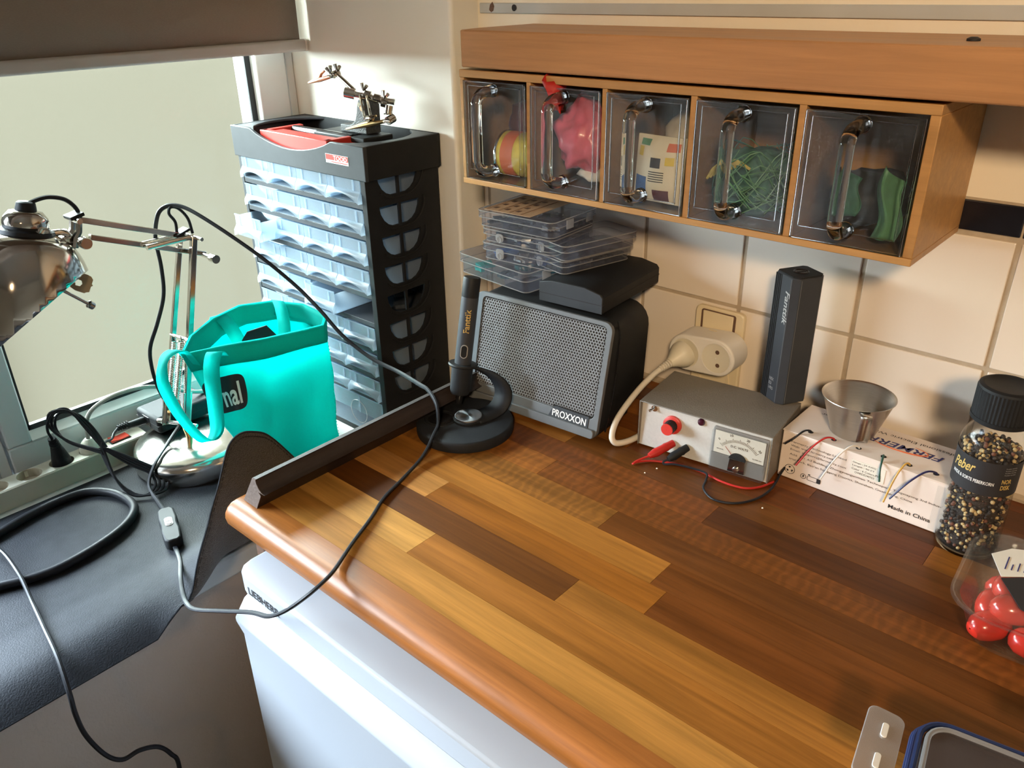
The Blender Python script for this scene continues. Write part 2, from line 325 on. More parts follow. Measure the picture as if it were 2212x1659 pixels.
M['wireyellow'] = mat('yellow_wire', (.60,.36,.08), .4, var=.08)
M['wireblue'] = mat('blue_wire', (.02,.02,.09), .4, var=.08)
M['bulb'] = mat('lit_bulb', (1.0,.50,.16), .5, emit=60)
M['cord_white'] = mat('pendant_white', (.7,.68,.62), .5)
# ------------------------------------------------------------------ the room
struct('floor', MB().box((-.5,-3.5,-.05),(3.1,.1,0)), M['floor'], smooth=0)
struct('ceiling', MB().box((-.5,-3.5,2.5),(3.1,.1,2.55)), M['ceil'], smooth=0)
struct('wall_right', MB().box((3.0,-3.5,0),(3.1,.1,2.5)), M['plaster'], smooth=0)
struct('wall_front', MB().box((-.5,-3.5,0),(3.0,-3.4,2.5)), M['plaster'], smooth=0)
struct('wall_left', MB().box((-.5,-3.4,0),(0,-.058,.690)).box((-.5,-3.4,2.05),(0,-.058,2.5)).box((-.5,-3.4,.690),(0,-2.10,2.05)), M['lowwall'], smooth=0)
struct('wall_jamb', MB().box((-.5,-.058,0),(0,.1,2.5)), M['reveal'], bevel=.006, seg=3)
wb = struct('wall_back', MB().box((0,.0025,0),(3.0,.1,1.236)).box((0,.0,1.236),(3.0,.1,2.5)), M['plaster'], smooth=0)
obj('grout_bed', MB().box((0,.0006,.896),(3.0,.0030,1.2362)), M['grout'], wb, smooth=0)
TX = [.473 + .153*k for k in range(-3, 9)]
def tile_mesh(w_, h_):
    return make_me('tile', MB().box((-w_/2,-.0016,-h_/2),(w_/2,.004,h_/2)), 0)
_tm = {}
def put_tile(x0, x1, z0, z1, m, name):
    k = (round(x1-x0,4), round(z1-z0,4), m.name)
    if k not in _tm:
        _tm[k] = tile_mesh(x1-x0, z1-z0); _tm[k].materials.append(m)
    o = obj(name, _tm[k], m, wb, bevel=.0012, seg=2); o.location = ((x0+x1)/2, 0, (z0+z1)/2); return o
for (z0, z1) in ((.9045,1.0455),(1.0505,1.1945)):
    put_tile(.003, TX[0]-.0028, z0, z1, M['tile'], 'tile')
    for a, b in zip(TX, TX[1:]): put_tile(a+.0028, b-.0028, z0, z1, M['tile'], 'tile')
put_tile(.003, TX[0]-.0015, 1.2005, 1.2330, M['blacktile'], 'border_tile')
for a, b in zip(TX, TX[1:]): put_tile(a+.0012, b-.0012, 1.2005, 1.2330, M['blacktile'], 'border_tile')
t1 = struct('trim_1', MB().box((.006,-.0025,1.4085),(3.0,.001,1.4225)), M['grey_strip'], bevel=.001)
obj('screw_hole', MB().lathe([(.0001,0),(.0042,0),(.0046,.0012)], 12, axisM((.076,-.0026,1.4162),(0,-1,0)), cap0=False), M['ink'], t1)
obj('paint_chip', MB().prism([(0,0),(.004,.002),(.006,.008),(.003,.014),(-.002,.010),(-.004,.003)], .0006, axisM((.030,-.0026,1.410),(0,-1,0),(1,0,0))), M['brownpanel'], t1, smooth=0)
struct('trim_2', MB().prism([(0,.897),(-.006,.899),(-.006,.9035),(0,.9095)], 2.99, Matrix(((0,0,1,.005),(1,0,0,0),(0,1,0,0),(0,0,0,1)))), M['grout'], smooth=0)

# windows ------------------------------------------------------------------
def window(name, y0, y1, panem, inner0, inner1):
    e = bpy.data.objects.new(name, None); COL.objects.link(e); e['kind'] = 'structure'; e.location = (-.43, (y0+y1)/2, .727)
    o = e.location
    z0, z1 = .727, 2.05; X0, X1 = -.48, -.412
    f = MB().box((X0,y0,z0),(X1,y1,z0+.022)).box((X0,y0,z1-.03),(X1,y1,z1)).box((X0,y0,z0+.022),(X1,y0+.017,z1-.03)).box((X0,y1-.017,z0+.022),(X1,y1,z1-.03))
    obj('window_frame', f.off(o), M['pvc'], e, bevel=.002)
    a0, a1 = y0+.020, y1-.020; b0, b1 = z0+.025, z1-.033
    for nm, lo, hi in (('sash_rail',(a0,b0),(a1,b0+.046)),('sash_rail',(a0,b1-.05),(a1,b1)),('sash_stile',(a0,b0+.046),(inner0,b1-.05)),('sash_stile',(inner1,b0+.046),(a1,b1-.05))):
        obj(nm, MB().box((X0,lo[0],lo[1]),(-.406,hi[0],hi[1])).off(o), M['pvc'], e, bevel=.003)
    # glazing bead (sloped) round the pane
    bz0, bz1 = b0+.046, b1-.05
    gb = MB()
    gb.prism([(-.406,bz0),(-.406,bz0+.002),(-.424,bz0+.012),(-.424,bz0)], inner1-inner0, Matrix(((1,0,0,0),(0,0,1,inner0),(0,1,0,0),(0,0,0,1))))
    obj('glazing_bead', gb.off(o), M['pvc'], e)
    g = MB(); w_ = .007
    g.box((-.428,inner0,bz0+.010),(-.4235,inner1,bz0+.010+w_+.004)).box((-.428,inner0,bz1-w_),(-.4235,inner1,bz1)).box((-.428,inner0,bz0),(-.4235,inner0+w_,bz1)).box((-.428,inner1-w_-.004,bz0),(-.4235,inner1,bz1))
    obj('gasket', g.off(o), M['gasket'], e)
    obj('pane', MB().box((-.4275,inner0,bz0),(-.4265,inner1,bz1)).off(o), panem, e, smooth=0)
    return e
w1 = window('window_1', -.705, -.058, M['frost'], -.648, -.139)
window('window_2', -2.10, -.705, M['clearpane'], -2.03, -.762)
obj('window_sill', MB().box((-.41,-2.1,.690),(.012,-.0585,.727)).off(w1.location), M['sill'], w1, bevel=.004, seg=3)

# ceiling spot behind the camera: the warm lamp of the room
sd_ = (SPOT_AIM-SPOT).normalized(); pd = thing('ceiling_spotlight', 'warm ceiling spotlight behind the camera aimed at the tiles', 'lamp', tuple(SPOT))
obj('ceiling_rose', MB().lathe([(.045,.22),(.045,.205),(.02,.19),(.006,.19)], 20), M['cord_white'], pd)
obj('stem', MB().cyl((0,0,.20), -sd_*.07, .006), M['cord_white'], pd)
obj('spot_can', MB().lathe([(.020,-.090),(.034,-.080),(.046,-.02),(.046,.0),(.043,.0),(.043,-.015),(.030,-.06)], 28, axisM((0,0,0),sd_), True, False), M['cord_white'], pd, smooth=50)
obj('bulb', MB().lathe([(.030,-.055),(.034,-.050),(.030,-.046),(.0005,-.045)], 24, axisM((0,0,0),sd_), True, False), M['bulb'], pd)

# roller blind --------------------------------------------------------------
rb = thing('roller_blind', 'brown roller blind pulled partway down over the frosted window', 'blind', (-.36,-.38,1.35))
def blindf(u, v):
    y = -.705 + u*(.705-.074); z = 1.366 + v*.75
    return (-.361 - .012*v*v + .004*math.sin(v*3)*(1 if u>.9 else 0), y, z)
obj('blind_fabric', MB().grid(blindf, 12, 14).off(rb.location), M['blind'], rb, solid=.0012)
ba = MB(); prof = rrect(.010, .020, .0049, 5)
ba.prism(prof, .632, Matrix(((1,0,0,-.361),(0,0,1,-.698),(0,1,0,1.3565),(0,0,0,1))))
bo = obj('bottom_bar', ba.off(rb.location), M['blindbar'], rb)
obj('end_cap', MB().prism(rrect(.011,.021,.005,5), .004, Matrix(((1,0,0,-.361),(0,0,1,-.066),(0,1,0,1.3565),(0,0,0,1)))).off(rb.location), M['adapterwhite'], bo)

added_blind = thing('roller_blind', 'added unseen brown roller blind limiting daylight through the clear left window', 'blind', (-.36,-1.4,1.45))  # added out of view, lowered to cut the daylight from the left window
obj('blind_fabric', MB().grid(lambda u,v: (-.361, -2.09+u*1.37, 1.30+v*.6), 4, 4).off(added_blind.location), M['blind'], added_blind, solid=.0012)
obj('bottom_bar', MB().prism(prof, 1.37, Matrix(((1,0,0,-.361),(0,0,1,-2.09),(0,1,0,1.30-.008),(0,0,0,1)))).off(added_blind.location), M['blindbar'], added_blind)

# worktop -------------------------------------------------------------------
wt = thing('worktop', 'oiled hardwood butcher block worktop of long glued strips above the fridge', 'worktop', (.135,-.30,.862))
XL, XR = .135, 1.75; WTL = Vector(wt.location)
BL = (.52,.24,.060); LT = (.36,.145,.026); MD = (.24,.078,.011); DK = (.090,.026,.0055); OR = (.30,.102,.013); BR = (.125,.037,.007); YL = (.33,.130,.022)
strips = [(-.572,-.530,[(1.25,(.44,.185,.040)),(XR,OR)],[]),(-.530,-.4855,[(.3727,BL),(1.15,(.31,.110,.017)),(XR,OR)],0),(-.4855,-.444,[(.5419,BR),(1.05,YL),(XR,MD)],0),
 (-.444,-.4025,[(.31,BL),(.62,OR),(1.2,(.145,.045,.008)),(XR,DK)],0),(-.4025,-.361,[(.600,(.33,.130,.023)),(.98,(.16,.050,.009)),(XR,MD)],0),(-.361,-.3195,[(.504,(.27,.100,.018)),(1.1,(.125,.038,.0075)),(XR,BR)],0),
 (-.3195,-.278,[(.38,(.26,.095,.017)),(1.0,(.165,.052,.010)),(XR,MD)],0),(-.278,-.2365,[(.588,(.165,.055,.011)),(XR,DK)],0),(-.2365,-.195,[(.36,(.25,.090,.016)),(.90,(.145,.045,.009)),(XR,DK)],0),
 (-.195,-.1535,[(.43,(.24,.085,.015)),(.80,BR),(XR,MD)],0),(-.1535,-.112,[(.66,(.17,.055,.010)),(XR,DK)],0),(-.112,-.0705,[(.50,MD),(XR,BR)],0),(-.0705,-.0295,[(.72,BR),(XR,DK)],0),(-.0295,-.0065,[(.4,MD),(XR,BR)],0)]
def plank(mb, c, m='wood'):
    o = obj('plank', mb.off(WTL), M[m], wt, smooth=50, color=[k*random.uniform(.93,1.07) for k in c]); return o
nose = [(-.572,.862),(-.572,.9)]
for i in range(9):
    a = PI/2 + PI*i/8; nose.append((-.593 + .019*math.cos(a), .881 + .019*math.sin(a)))
NM = Matrix(((0,0,1,0),(1,0,0,0),(0,1,0,0),(0,0,0,1)))
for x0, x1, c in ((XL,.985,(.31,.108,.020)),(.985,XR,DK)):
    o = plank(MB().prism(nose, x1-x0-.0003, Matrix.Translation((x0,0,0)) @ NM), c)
    if x0 == XL:
        bm = bmesh.new(); bm.from_mesh(o.data); ee = [e for e in bm.edges if all(abs(v.co.x) < 1e-5 for v in e.verts) and not all(v.co.y > -.2725 for v in e.verts)]
        bmesh.ops.bevel(bm, geom=ee, offset=.006, segments=3, affect='EDGES', profile=.5); bm.to_mesh(o.data); bm.free(); o.data.shade_smooth(); o.data.set_sharp_from_angle(angle=.7)
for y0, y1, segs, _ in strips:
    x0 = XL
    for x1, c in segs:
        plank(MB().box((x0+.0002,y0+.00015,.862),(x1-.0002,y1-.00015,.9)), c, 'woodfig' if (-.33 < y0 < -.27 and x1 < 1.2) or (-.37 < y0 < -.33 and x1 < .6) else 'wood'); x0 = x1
obj('end_panel', MB().box((.148,-.585,.02),(.166,-.02,.8615)).off(WTL), M['brownpanel'], wt, bevel=.001)
obj('support_panel', MB().box((.80,-.585,.0),(.818,-.02,.8615)).off(WTL), M['brownpanel'], wt, bevel=.001)

# dark cove moulding lying along the left end of the worktop
cm = thing('cove_moulding', 'dark brown wooden cove moulding lying along the worktop end', 'moulding', (.16,-.30,.9))
pr = [(.148,.9),(.176,.9),(.1905,.9235),(.1865,.928)]
for i in range(7):
    a = PI*1.5 - PI/2*i/6*.9; pr.append((.1990 + .0155*math.cos(a)*.95, .9445 + .0165*math.sin(a)))
pr += [(.1855,.9445),(.1785,.9440)]
obj('moulding_body', MB().prism(pr, .575, Matrix(((1,0,0,0),(0,0,1,-.588),(0,1,0,0),(0,0,0,1)))).off(cm.location), M['darkwood'], cm, smooth=30)
obj('sawn_end', MB().prism(pr, .0006, Matrix(((1,0,0,0),(0,0,1,-.5888),(0,1,0,0),(0,0,0,1)))).off(cm.location), M['rawend'], cm, smooth=0)

# fridge ----------------------------------------------------------------------
fr = thing('fridge', 'white undercounter fridge with a recessed door grip under the worktop', 'fridge', (.46,-.33,0))
FL = Vector(fr.location); FX0, FX1 = .183, .735
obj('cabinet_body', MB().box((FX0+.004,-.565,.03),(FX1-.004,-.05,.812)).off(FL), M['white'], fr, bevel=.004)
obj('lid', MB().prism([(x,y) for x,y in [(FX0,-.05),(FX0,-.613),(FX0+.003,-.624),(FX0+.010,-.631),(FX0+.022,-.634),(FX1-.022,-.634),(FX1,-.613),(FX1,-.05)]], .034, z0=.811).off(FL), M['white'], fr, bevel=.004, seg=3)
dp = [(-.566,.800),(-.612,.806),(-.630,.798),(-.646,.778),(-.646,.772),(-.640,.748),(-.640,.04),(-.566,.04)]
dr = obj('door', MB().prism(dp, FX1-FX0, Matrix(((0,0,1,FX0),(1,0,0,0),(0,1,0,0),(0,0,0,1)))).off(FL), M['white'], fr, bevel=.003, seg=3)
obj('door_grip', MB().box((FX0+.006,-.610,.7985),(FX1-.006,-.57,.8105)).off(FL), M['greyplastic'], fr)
tm = text_me('LIEBHERR', 1, True)
obj('brand_lettering', MB().mesh(tm, axisM((.208,-.6346,.8195),(0,-1,0),(1,0,0)) @ fitM(tm,.062,.0105)).off(FL), M['ink'], fr, smooth=0)

# wooden wall shelf board above the drawers
sb = thing('wall_shelf_board', 'thick orange brown wooden board fixed to the wall above the drawers', 'shelf', (.9,-.08,1.35))
PM = (.48,.235,.10)
pb = [(.112,-.003),(.112,-.120),(.122,-.163),(1.9,-.163),(1.9,-.003)]
obj('board', MB().prism(pb, .0455, z0=1.3505).off(sb.location), M['pine'], sb, bevel=.002, color=PM)
obj('screw_head', MB().lathe([(.006,0),(.006,.002),(.003,.0035),(.0005,.0035)], 12, MM((.716,-.10,1.396))).off(sb.location), M['ink'], sb)

# drawer rack under the board -------------------------------------------------
dk = thing('drawer_rack', 'pine drawer rack with five clear drawers hanging under the board', 'drawer rack', (.415,-.079,1.197))
DL = Vector(dk.location); PC = (.50,.265,.095)
for nm, lo, hi in (('bottom_board',(.112,-.158,1.197),(.718,-.001,1.2045)),('top_board',(.112,-.158,1.3375),(.718,-.001,1.347)),('side_panel',(.112,-.157,1.2045),(.1195,-.001,1.3375)),('side_panel',(.7085,-.157,1.2045),(.718,-.001,1.3375)),('back_panel',(.1195,-.006,1.2045),(.7085,-.001,1.3375))):
    obj(nm, MB().box(lo, hi).off(DL), M['pine'], dk, bevel=.0008, color=PC)
cells = [(.1195,.2295),(.2365,.3465),(.3535,.4640),(.4715,.5860),(.5935,.7085)]
for (a, _), (_, b) in zip(cells[1:], cells): obj('divider', MB().box((b,-.157,1.2045),(a,-.006,1.3375)).off(DL), M['pine'], dk, bevel=.0006, color=PC)
for i, (a, b) in enumerate(cells):
    c = (a+b)/2; W2 = (b-a)/2 - .0012; z0, z1 = 1.2055, 1.3345
    fm = MB()
    # front sheet with a raised rim, thin side walls, floor and back
    t = .0022
    fm.box((c-W2,-.1592,z0),(c+W2,-.1592+t,z1))
    fm.box((c-W2,-.1592+t,z0),(c-W2+.0015,-.012,z1-.004)).box((c+W2-.0015,-.1592+t,z0),(c+W2,-.012,z1-.004))
    fm.box((c-W2+.0015,-.1592+t,z0),(c+W2-.0015,-.012,z0+.0015)).box((c-W2+.0015,-.0135,z0+.0015),(c+W2-.0015,-.012,z1-.004))
    d = obj('drawer', fm.off(DL), M['clear'], dk, smooth=0)
    rim = MB(); p = [(c-W2+.008,z0+.014),(c+W2-.008,z0+.014),(c+W2-.008,z1-.006),(c-W2+.008,z1-.006)]
    rim.tube([(x,-.1600,z) for x,z in p], .0011, 6, closed=True)
    p2 = [(c-W2+.001,z0+.001),(c+W2-.001,z0+.001),(c+W2-.001,z1-.001),(c-W2+.001,z1-.001)]
    rim.tube([(x,-.1595,z) for x,z in p2], .0014, 6, closed=True)
    obj('drawer_rim', rim.off(DL), M['acrylic'], d)
    hp = [(c,-.1595,1.3245),(c,-.172,1.3240),(c,-.184,1.3215),(c,-.1905,1.314),(c,-.192,1.303),(c,-.192,1.245),(c,-.1905,1.233),(c,-.184,1.2255),(c,-.172,1.223),(c,-.1595,1.2225)]
    hm = MB().tube(spline(hp,4), .0072, 14)
    for zz in (1.3245,1.2225): hm.lathe([(.0088,0),(.0088,.002),(.0072,.0035)], 14, axisM((c,-.1593,zz),(0,-1,0)))
    obj('handle', hm.off(DL), M['acrylic'], d)
# ------------------------------------------------------------------ drawer contents
def blob(name, label, cat, c, r, m, seed, amp=.35, fs=9, sub=3, flat=None):
    bm = bmesh.new(); bmesh.ops.create_icosphere(bm, subdivisions=sub, radius=1)
    for v in bm.verts:
        d = v.co.copy(); k = 1 + amp*noise.noise(d*1.6+Vector((seed,seed*2,0))) + amp*.5*noise.noise(d*4+Vector((0,seed,3)))
        v.co = Vector((d.x*r[0]*k, d.y*r[1]*k, d.z*r[2]*k))
    me = bpy.data.meshes.new(name); bm.to_mesh(me); bm.free(); me.shade_smooth(); me.materials.append(m)
    o = bpy.data.objects.new(name, me); COL.objects.link(o); o.location = c
    if label: tag(o, label, cat)
    return o
cn = thing('food_tin', 'small yellow and orange tin lying in the first clear drawer', 'tin', (.190,-.112,1.237), rz=.10)
Mc = axisM((-.034,0,0),(1,0,0),(0,0,1))
obj('tin_body', MB().lathe([(.0298,.002),(.0298,.066)], 32, Mc), M['yellow'], cn)
for z in (0,.064): obj('tin_rim', MB().lathe([(.026,z),(.0306,z),(.0310,z+.002),(.0306,z+.004),(.026,z+.004)], 32, Mc), M['chrome'], cn)
obj('tin_label', MB().lathe([(.0301,.010),(.0301,.030)], 32, Mc, False, False), M['orangeink'], cn)
blob('plum_wrapper', 'dark plum coloured wrapper behind the tin in the first drawer', 'wrapper', (.152,-.060,1.268), (.026,.03,.035), M['maroon'], 5, .25)
o = blob('pink_plastic_bag', 'crumpled pink plastic bag stuffed into the second clear drawer', 'plastic bag', (.288,-.102,1.268), (.038,.038,.046), M['pink'], 2, .35, sub=4)
cr = MB().grid(lambda u,v: (.262+.028*u-.010*v+.004*math.sin(9*u), -.150+.016*math.sin(5*u+2*v)-.012*v*0, 1.305+.050*v+.004*math.sin(7*u+1)*v-.018*u*v), 8, 8)
co = obj('bag_corner', cr.off(o.location), M['wirered'], o, solid=.0006)
o = blob('paper_lining', 'crumpled white tissue under the pink bag in the second drawer', 'tissue', (.305,-.075,1.228), (.035,.045,.018), M['paper'], 8, .4)
sa = thing('snack_sachet', 'cream printed sachet standing in the third clear drawer', 'sachet', (.415,-.134,1.2085), rz=-.05)
def sach(s_):
    def f(u, v):
        e = (1-(2*u-1)**2)*(1-(2*v-1)**4)
        return (-.034+.068*u, s_*(.001+.013*e)+.006*v, .002+.076*v)
    return f
obj('pouch', MB().grid(sach(-1),10,10).grid(sach(1),10,10), M['cream'], sa)
for k, (u0,u1,v0,v1,mm) in enumerate(((.42,.62,.55,.70,'ink'),(.12,.34,.86,.95,'leaf'),(.70,.92,.80,.92,'orangeink'),(.10,.22,.70,.84,'yellow'),(.50,.80,.05,.22,'maroon'),(.06,.36,.10,.40,'bluebits'),(.70,.85,.60,.72,'yellow'))):
    f = sach(-1)
    def g(u, v, f=f, q=(u0,u1,v0,v1)):
        p = Vector(f(q[0]+(q[1]-q[0])*u, q[2]+(q[3]-q[2])*v)); return (p.x, p.y-.0006, p.z)
    obj('print_patch', MB().grid(g,4,4), M[mm], sa)
for k in range(5):
    f = sach(-1)
    def g(u, v, f=f, k=k):
        p = Vector(f(.40+.30*u, .34+.035*k+.014*v)); return (p.x, p.y-.0006, p.z)
    obj('print_line', MB().grid(g,4,1), M['ink'], sa)
o = blob('folded_sachet', 'pale folded sachet lying behind in the third drawer', 'sachet', (.410,-.055,1.262), (.036,.035,.045), M['cream'], 11, .2)
cn2 = thing('steel_tin', 'unlabelled steel tin standing at the side of the third drawer', 'tin', (.374,-.060,1.2085))
obj('tin_body', MB().lathe([(.019,0),(.0195,.002),(.0195,.045),(.019,.047)], 24), M['chrome'], cn2)
nb = blob('green_netting', 'bundle of dark green garden netting in the fourth clear drawer', 'netting', (.527,-.100,1.247), (.042,.040,.037), M['green'], 4, .35, sub=4)
nm_ = MB()
for k in range(46):
    a = random.uniform(0,2*PI); q = [Vector((.044*math.cos(a+j*.9)*random.uniform(.8,1.15), .055*math.sin(a+j*.9)*random.uniform(.8,1.12)-.004, random.uniform(-.03,.04))) for j in range(4)]
    nm_.tube(spline(q,4), .0006, 4)
n2 = obj('net_strands', nm_, M['leaf'], nb, kind='stuff')
tw = thing('yellow_twine', 'small hank of yellow twine on the green netting', 'twine', (.508,-.138,1.262))
hm = MB()
for k in range(9): hm.tube(spline([(-.022+.004*k,-.008,-.012+.002*k),(-.010+.003*k,-.012,.004+.001*k),(.012+.002*k,-.008,.012-.001*k)],4), .0016, 6)
obj('twine_strands', hm, M['rope'], tw)
fb = blob('dark_pouch', 'dark crumpled bag at the bottom of the fifth clear drawer', 'bag', (.645,-.085,1.240), (.042,.045,.031), M['blackmat'], 13, .35)
for k, (x,y,z,h,lab) in enumerate(((.681,-.135,1.213,.065,'folded pale green wrapper standing at the right in the fifth drawer'),(.637,-.130,1.230,.045,'small dark green wrapper at the left in the fifth drawer'))):
    L = MB().grid(lambda u,v: (-.012+.024*u+.004*math.sin(6*v), .010*math.cos(7*u)*(.3+v)-.004, h*v+.008*math.sin(5*u)*v), 12, 10)
    o = obj('green_wrapper', L, M['leaf'] if k==0 else M['green'], solid=.0006); o.location = (x,y,z); tag(o, lab, 'wrapper')

# ------------------------------------------------------------------ parts cabinet on the sill
pc = thing('parts_cabinet', 'black plastic cabinet of small clear drawers with a red carry handle', 'cabinet', (-.2125,-.1385,.727))
HW, HD, HT = .1725, .0745, .472          # half width, half depth, height of the drawer body (cap above)
ROW0, RP = .472, .0485                    # top of first row, row pitch
# side panels with paired window openings, one pair per row
def side_panel():
    bm = bmesh.new(); edges = []
    def loop(pts):
        vs = [bm.verts.new((0,y,z)) for y,z in pts]
        for i in range(len(vs)): edges.append(bm.edges.new((vs[i], vs[(i+1)%len(vs)])))
    loop([(-HD,0),(HD,0),(HD,HT),(-HD,HT)])
    for r in range(8):
        zt = ROW0 - RP*r - .006; zb = zt - .034
        loop([(-.052,zt),(-.0135,zt),(-.0135,zb),(-.026,zb),(-.036,zb+.004),(-.044,zb+.011),(-.050,zb+.022)])
        loop([(-.0085,zt),(.030,zt),(.0285,zt-.011),(.023,zb+.011),(.015,zb+.004),(.005,zb),(-.0085,zb)])
    bmesh.ops.triangle_fill(bm, edges=edges, use_beauty=True)
    bmesh.ops.recalc_face_normals(bm, faces=bm.faces)
    me = bpy.data.meshes.new('side_panel'); bm.to_mesh(me); bm.free(); return me
sp = side_panel(); sp.materials.append(M['black'])
for s_ in (-1, 1):
    o = obj('side_panel', sp, M['black'], pc, solid=.0035); o.location = (s_*(HW-.002),0,0)
rg = MB()
for r in range(8):
    zt = ROW0 - RP*r - .004; pts = [(HW+.0005,.040,zt),(HW+.0005,.040,zt-.012),(HW+.0005,.032,zt-.027),(HW+.0005,.018,zt-.037),(HW+.0005,-.002,zt-.041),(HW+.0005,-.030,zt-.040),(HW+.0005,-.048,zt-.030)]
    rg.tube(spline(pts,4), .0014, 6)
obj('side_ribs', rg, M['black'], pc)
obj('back_panel', MB().box((-HW+.004,HD-.003,0),(HW-.004,HD,HT)), M['black'], pc)
for r in range(9):
    z = ROW0 - RP*r
    obj('shelf_divider', MB().box((-HW+.004,-HD+.0005,z-.0085),(HW-.004,HD-.003,z)), M['charcoal'], pc, bevel=.0008)
obj('front_stile', MB().box((-HW+.0002,-HD-.0005,0),(-HW+.008,-HD+.004,HT)), M['charcoal'], pc, bevel=.001)
obj('front_stile', MB().box((HW-.012,-HD-.0005,0),(HW-.0002,-HD+.004,HT)), M['black'], pc, bevel=.001)
obj('foot_plinth', MB().box((-HW+.001,-HD+.001,0),(HW-.001,HD-.001,.010)), M['black'], pc, bevel=.001)
# small drawer: one mesh shared by all
IW = 2*HW - .020; DW = IW/4
def drawer_mesh(w_, h_, lip=True):
    m_ = MB(); a = w_/2-.0006; t = .0012; zm = h_*.50
    m_.box((-a,0,zm),(a,t,h_))                                     # upper front sheet
    for sx in (-.62,.62): m_.box((sx*a-.0014,-.0012,zm),(sx*a+.0014,0,h_-.002))   # ribs
    m_.box((-a,-.001,h_-.002),(a,t,h_))
    if lip:
        def f(u, v):
            arch = .46*h_*(1-(2*u-1)**2)
            z = zm - v*(zm-.0005) + v*arch*.75
            return (-a+2*a*u, -.0075*math.sin(min(1,v*1.25)*PI/2)*(1-.15*(2*u-1)**2), z)
        m_.grid(f, 12, 6)
        m_.grid(lambda u,v: (-a+2*a*u, -.0075*v*.2, zm), 2, 1)
        for sx in (-1,1):
            m_.add([(sx*a,0,zm),(sx*a,-.0062,zm*.55),(sx*a,-.0066,.0005),(sx*a,0,.0005)], [(0,1,2,3)])
        m_.box((-a,t*.2,zm*.80),(a,t,zm))
    m_.box((-a,t,0),(-a+t,.128,h_-.004)).box((a-t,t,0),(a,.128,h_-.004)).box((-a+t,t,0),(a-t,.128,t)).box((-a+t,.1268,t),(a-t,.128,h_-.004))
    me = make_me('drawer', m_, 35); me.materials.append(M['drawer']); return me
dme = drawer_mesh(DW-.001, RP-.0102)
for r in range(8):
    for c in range(4):
        if r == 4 and c == 3: continue
        o = obj('drawer', dme, M['drawer'], pc)
        o.location = (-IW/2 + DW*(c+.5) - .002, -HD - .0010 - (.030 if (r==2 and c==0) else 0) - (.012 if (r==4 and c==2) else 0), ROW0 - RP*(r+1) + .0005)
bme = drawer_mesh(IW-.001, .068, False)
for o in (obj('large_drawer', bme, M['drawer'], pc),): o.location = (-.002,-HD-.001,.0115)
obj('drawer_ring', MB().tube([(.095+.022*math.cos(a), -HD-.0018, .046+.022*math.sin(a)) for a in [2*PI*i/28 for i in range(28)]], .0006, 5, closed=True), M['milky'], pc)
# a few parts seen in the drawers
sm = MB()
for r in range(8):
    for c in range(4):
        if random.random() < .55:
            x = -IW/2 + DW*(c+.5); z = ROW0 - RP*(r+1) + .004
            for k in range(4): sm.obox((x+random.uniform(-.028,.028), random.uniform(-.04,.05), z+.004), (random.uniform(.008,.02),random.uniform(.01,.03),.007), Matrix.Rotation(random.uniform(0,3),3,'Z'))
obj('stored_parts', sm, M['greybits'], pc, kind='stuff')
# top cap: tray rim with a dipped front edge
cap_w, cap_d = HW+.006, HD+.003
fp = [(-cap_w,HT-.012),(cap_w,HT-.012),(cap_w,.511)]
for i in range(13):
    u = i/12; x = .100 - u*.220; fp.append((x, .511 - .0225*math.sin(u*PI)**.8))
fp.append((-cap_w,.511))
obj('tray_front', MB().prism(fp, .006, Matrix(((1,0,0,0),(0,0,1,-cap_d),(0,1,0,0),(0,0,0,1)))), M['charcoal'], pc, bevel=.0012)
obj('tray_back', MB().box((-cap_w,cap_d-.005,HT-.012),(cap_w,cap_d,.511)), M['black'], pc, bevel=.0012)
for s_ in (-1,1): obj('tray_side', MB().box((s_*cap_w-.006*(s_>0),-cap_d+.006,HT-.012),(s_*cap_w+.006*(s_<0),cap_d-.005,.511)), M['black'], pc, bevel=.0012)
obj('tray_floor', MB().box((-cap_w+.006,-cap_d+.006,HT-.004),(cap_w-.006,cap_d-.005,HT+.003)), M['black'], pc)
for s_ in (-1,1):      # flanges at both ends with a hollowed inner edge
    pl = [(s_*(cap_w-.003),-cap_d+.003),(s_*(cap_w-.003),cap_d-.003)]
    for i in range(9):
        u = i/8; pl.append((s_*(cap_w-.012-.050*(1-math.sin(u*PI)**.6)-.006), cap_d-.003-u*(2*cap_d-.006)))
    obj('tray_flange', MB().prism(pl, .004, z0=.5065), M['charcoal'], pc, bevel=.001)
# folding carry handle
for x in (-.098,.072): obj('handle_arm', MB().box((x-.006,-.066,.494),(x+.006,.012,.5085)), M['red'], pc, bevel=.0015)
fh = []
for i in range(11):
    u = i/10; fh.append((-.104+.182*u, .4975-.012*math.sin(u*PI)))
fh += [(.078,.5085),(-.104,.5085)]
obj('handle_front', MB().prism([(x+(.008 if x<0 else -.008)*0, z) for x,z in fh], .013, Matrix(((1,0,0,0),(0,0,1,-.0675),(0,1,0,0),(0,0,0,1)))), M['red'], pc, bevel=.001)
obj('handle_front', MB().box((-.090,-.0545,.500),(.064,-.030,.5065)), M['red'], pc, bevel=.002)
obj('handle_grip', MB().cyl((-.092,-.006,.501),(.066,-.006,.501),.0085,n=18), M['blackgloss'], pc)
obj('grip_plate', MB().box((-.02,-.020,.500),(.110,.040,.5085)), M['black'], pc, bevel=.002)
ls = obj('label_sticker', MB().box((.0865,-cap_d-.0006,.4795),(.1415,-cap_d+.0004,.493)), M['whiteink'], pc, smooth=0)
obj('sticker_red', MB().prism([(.0875,.4845),(.1405,.4845),(.1405,.4925),(.0875,.4925)], .0004, Matrix(((1,0,0,0),(0,0,1,-cap_d-.0010),(0,1,0,0),(0,0,0,1)))), M['red'], ls, smooth=0)
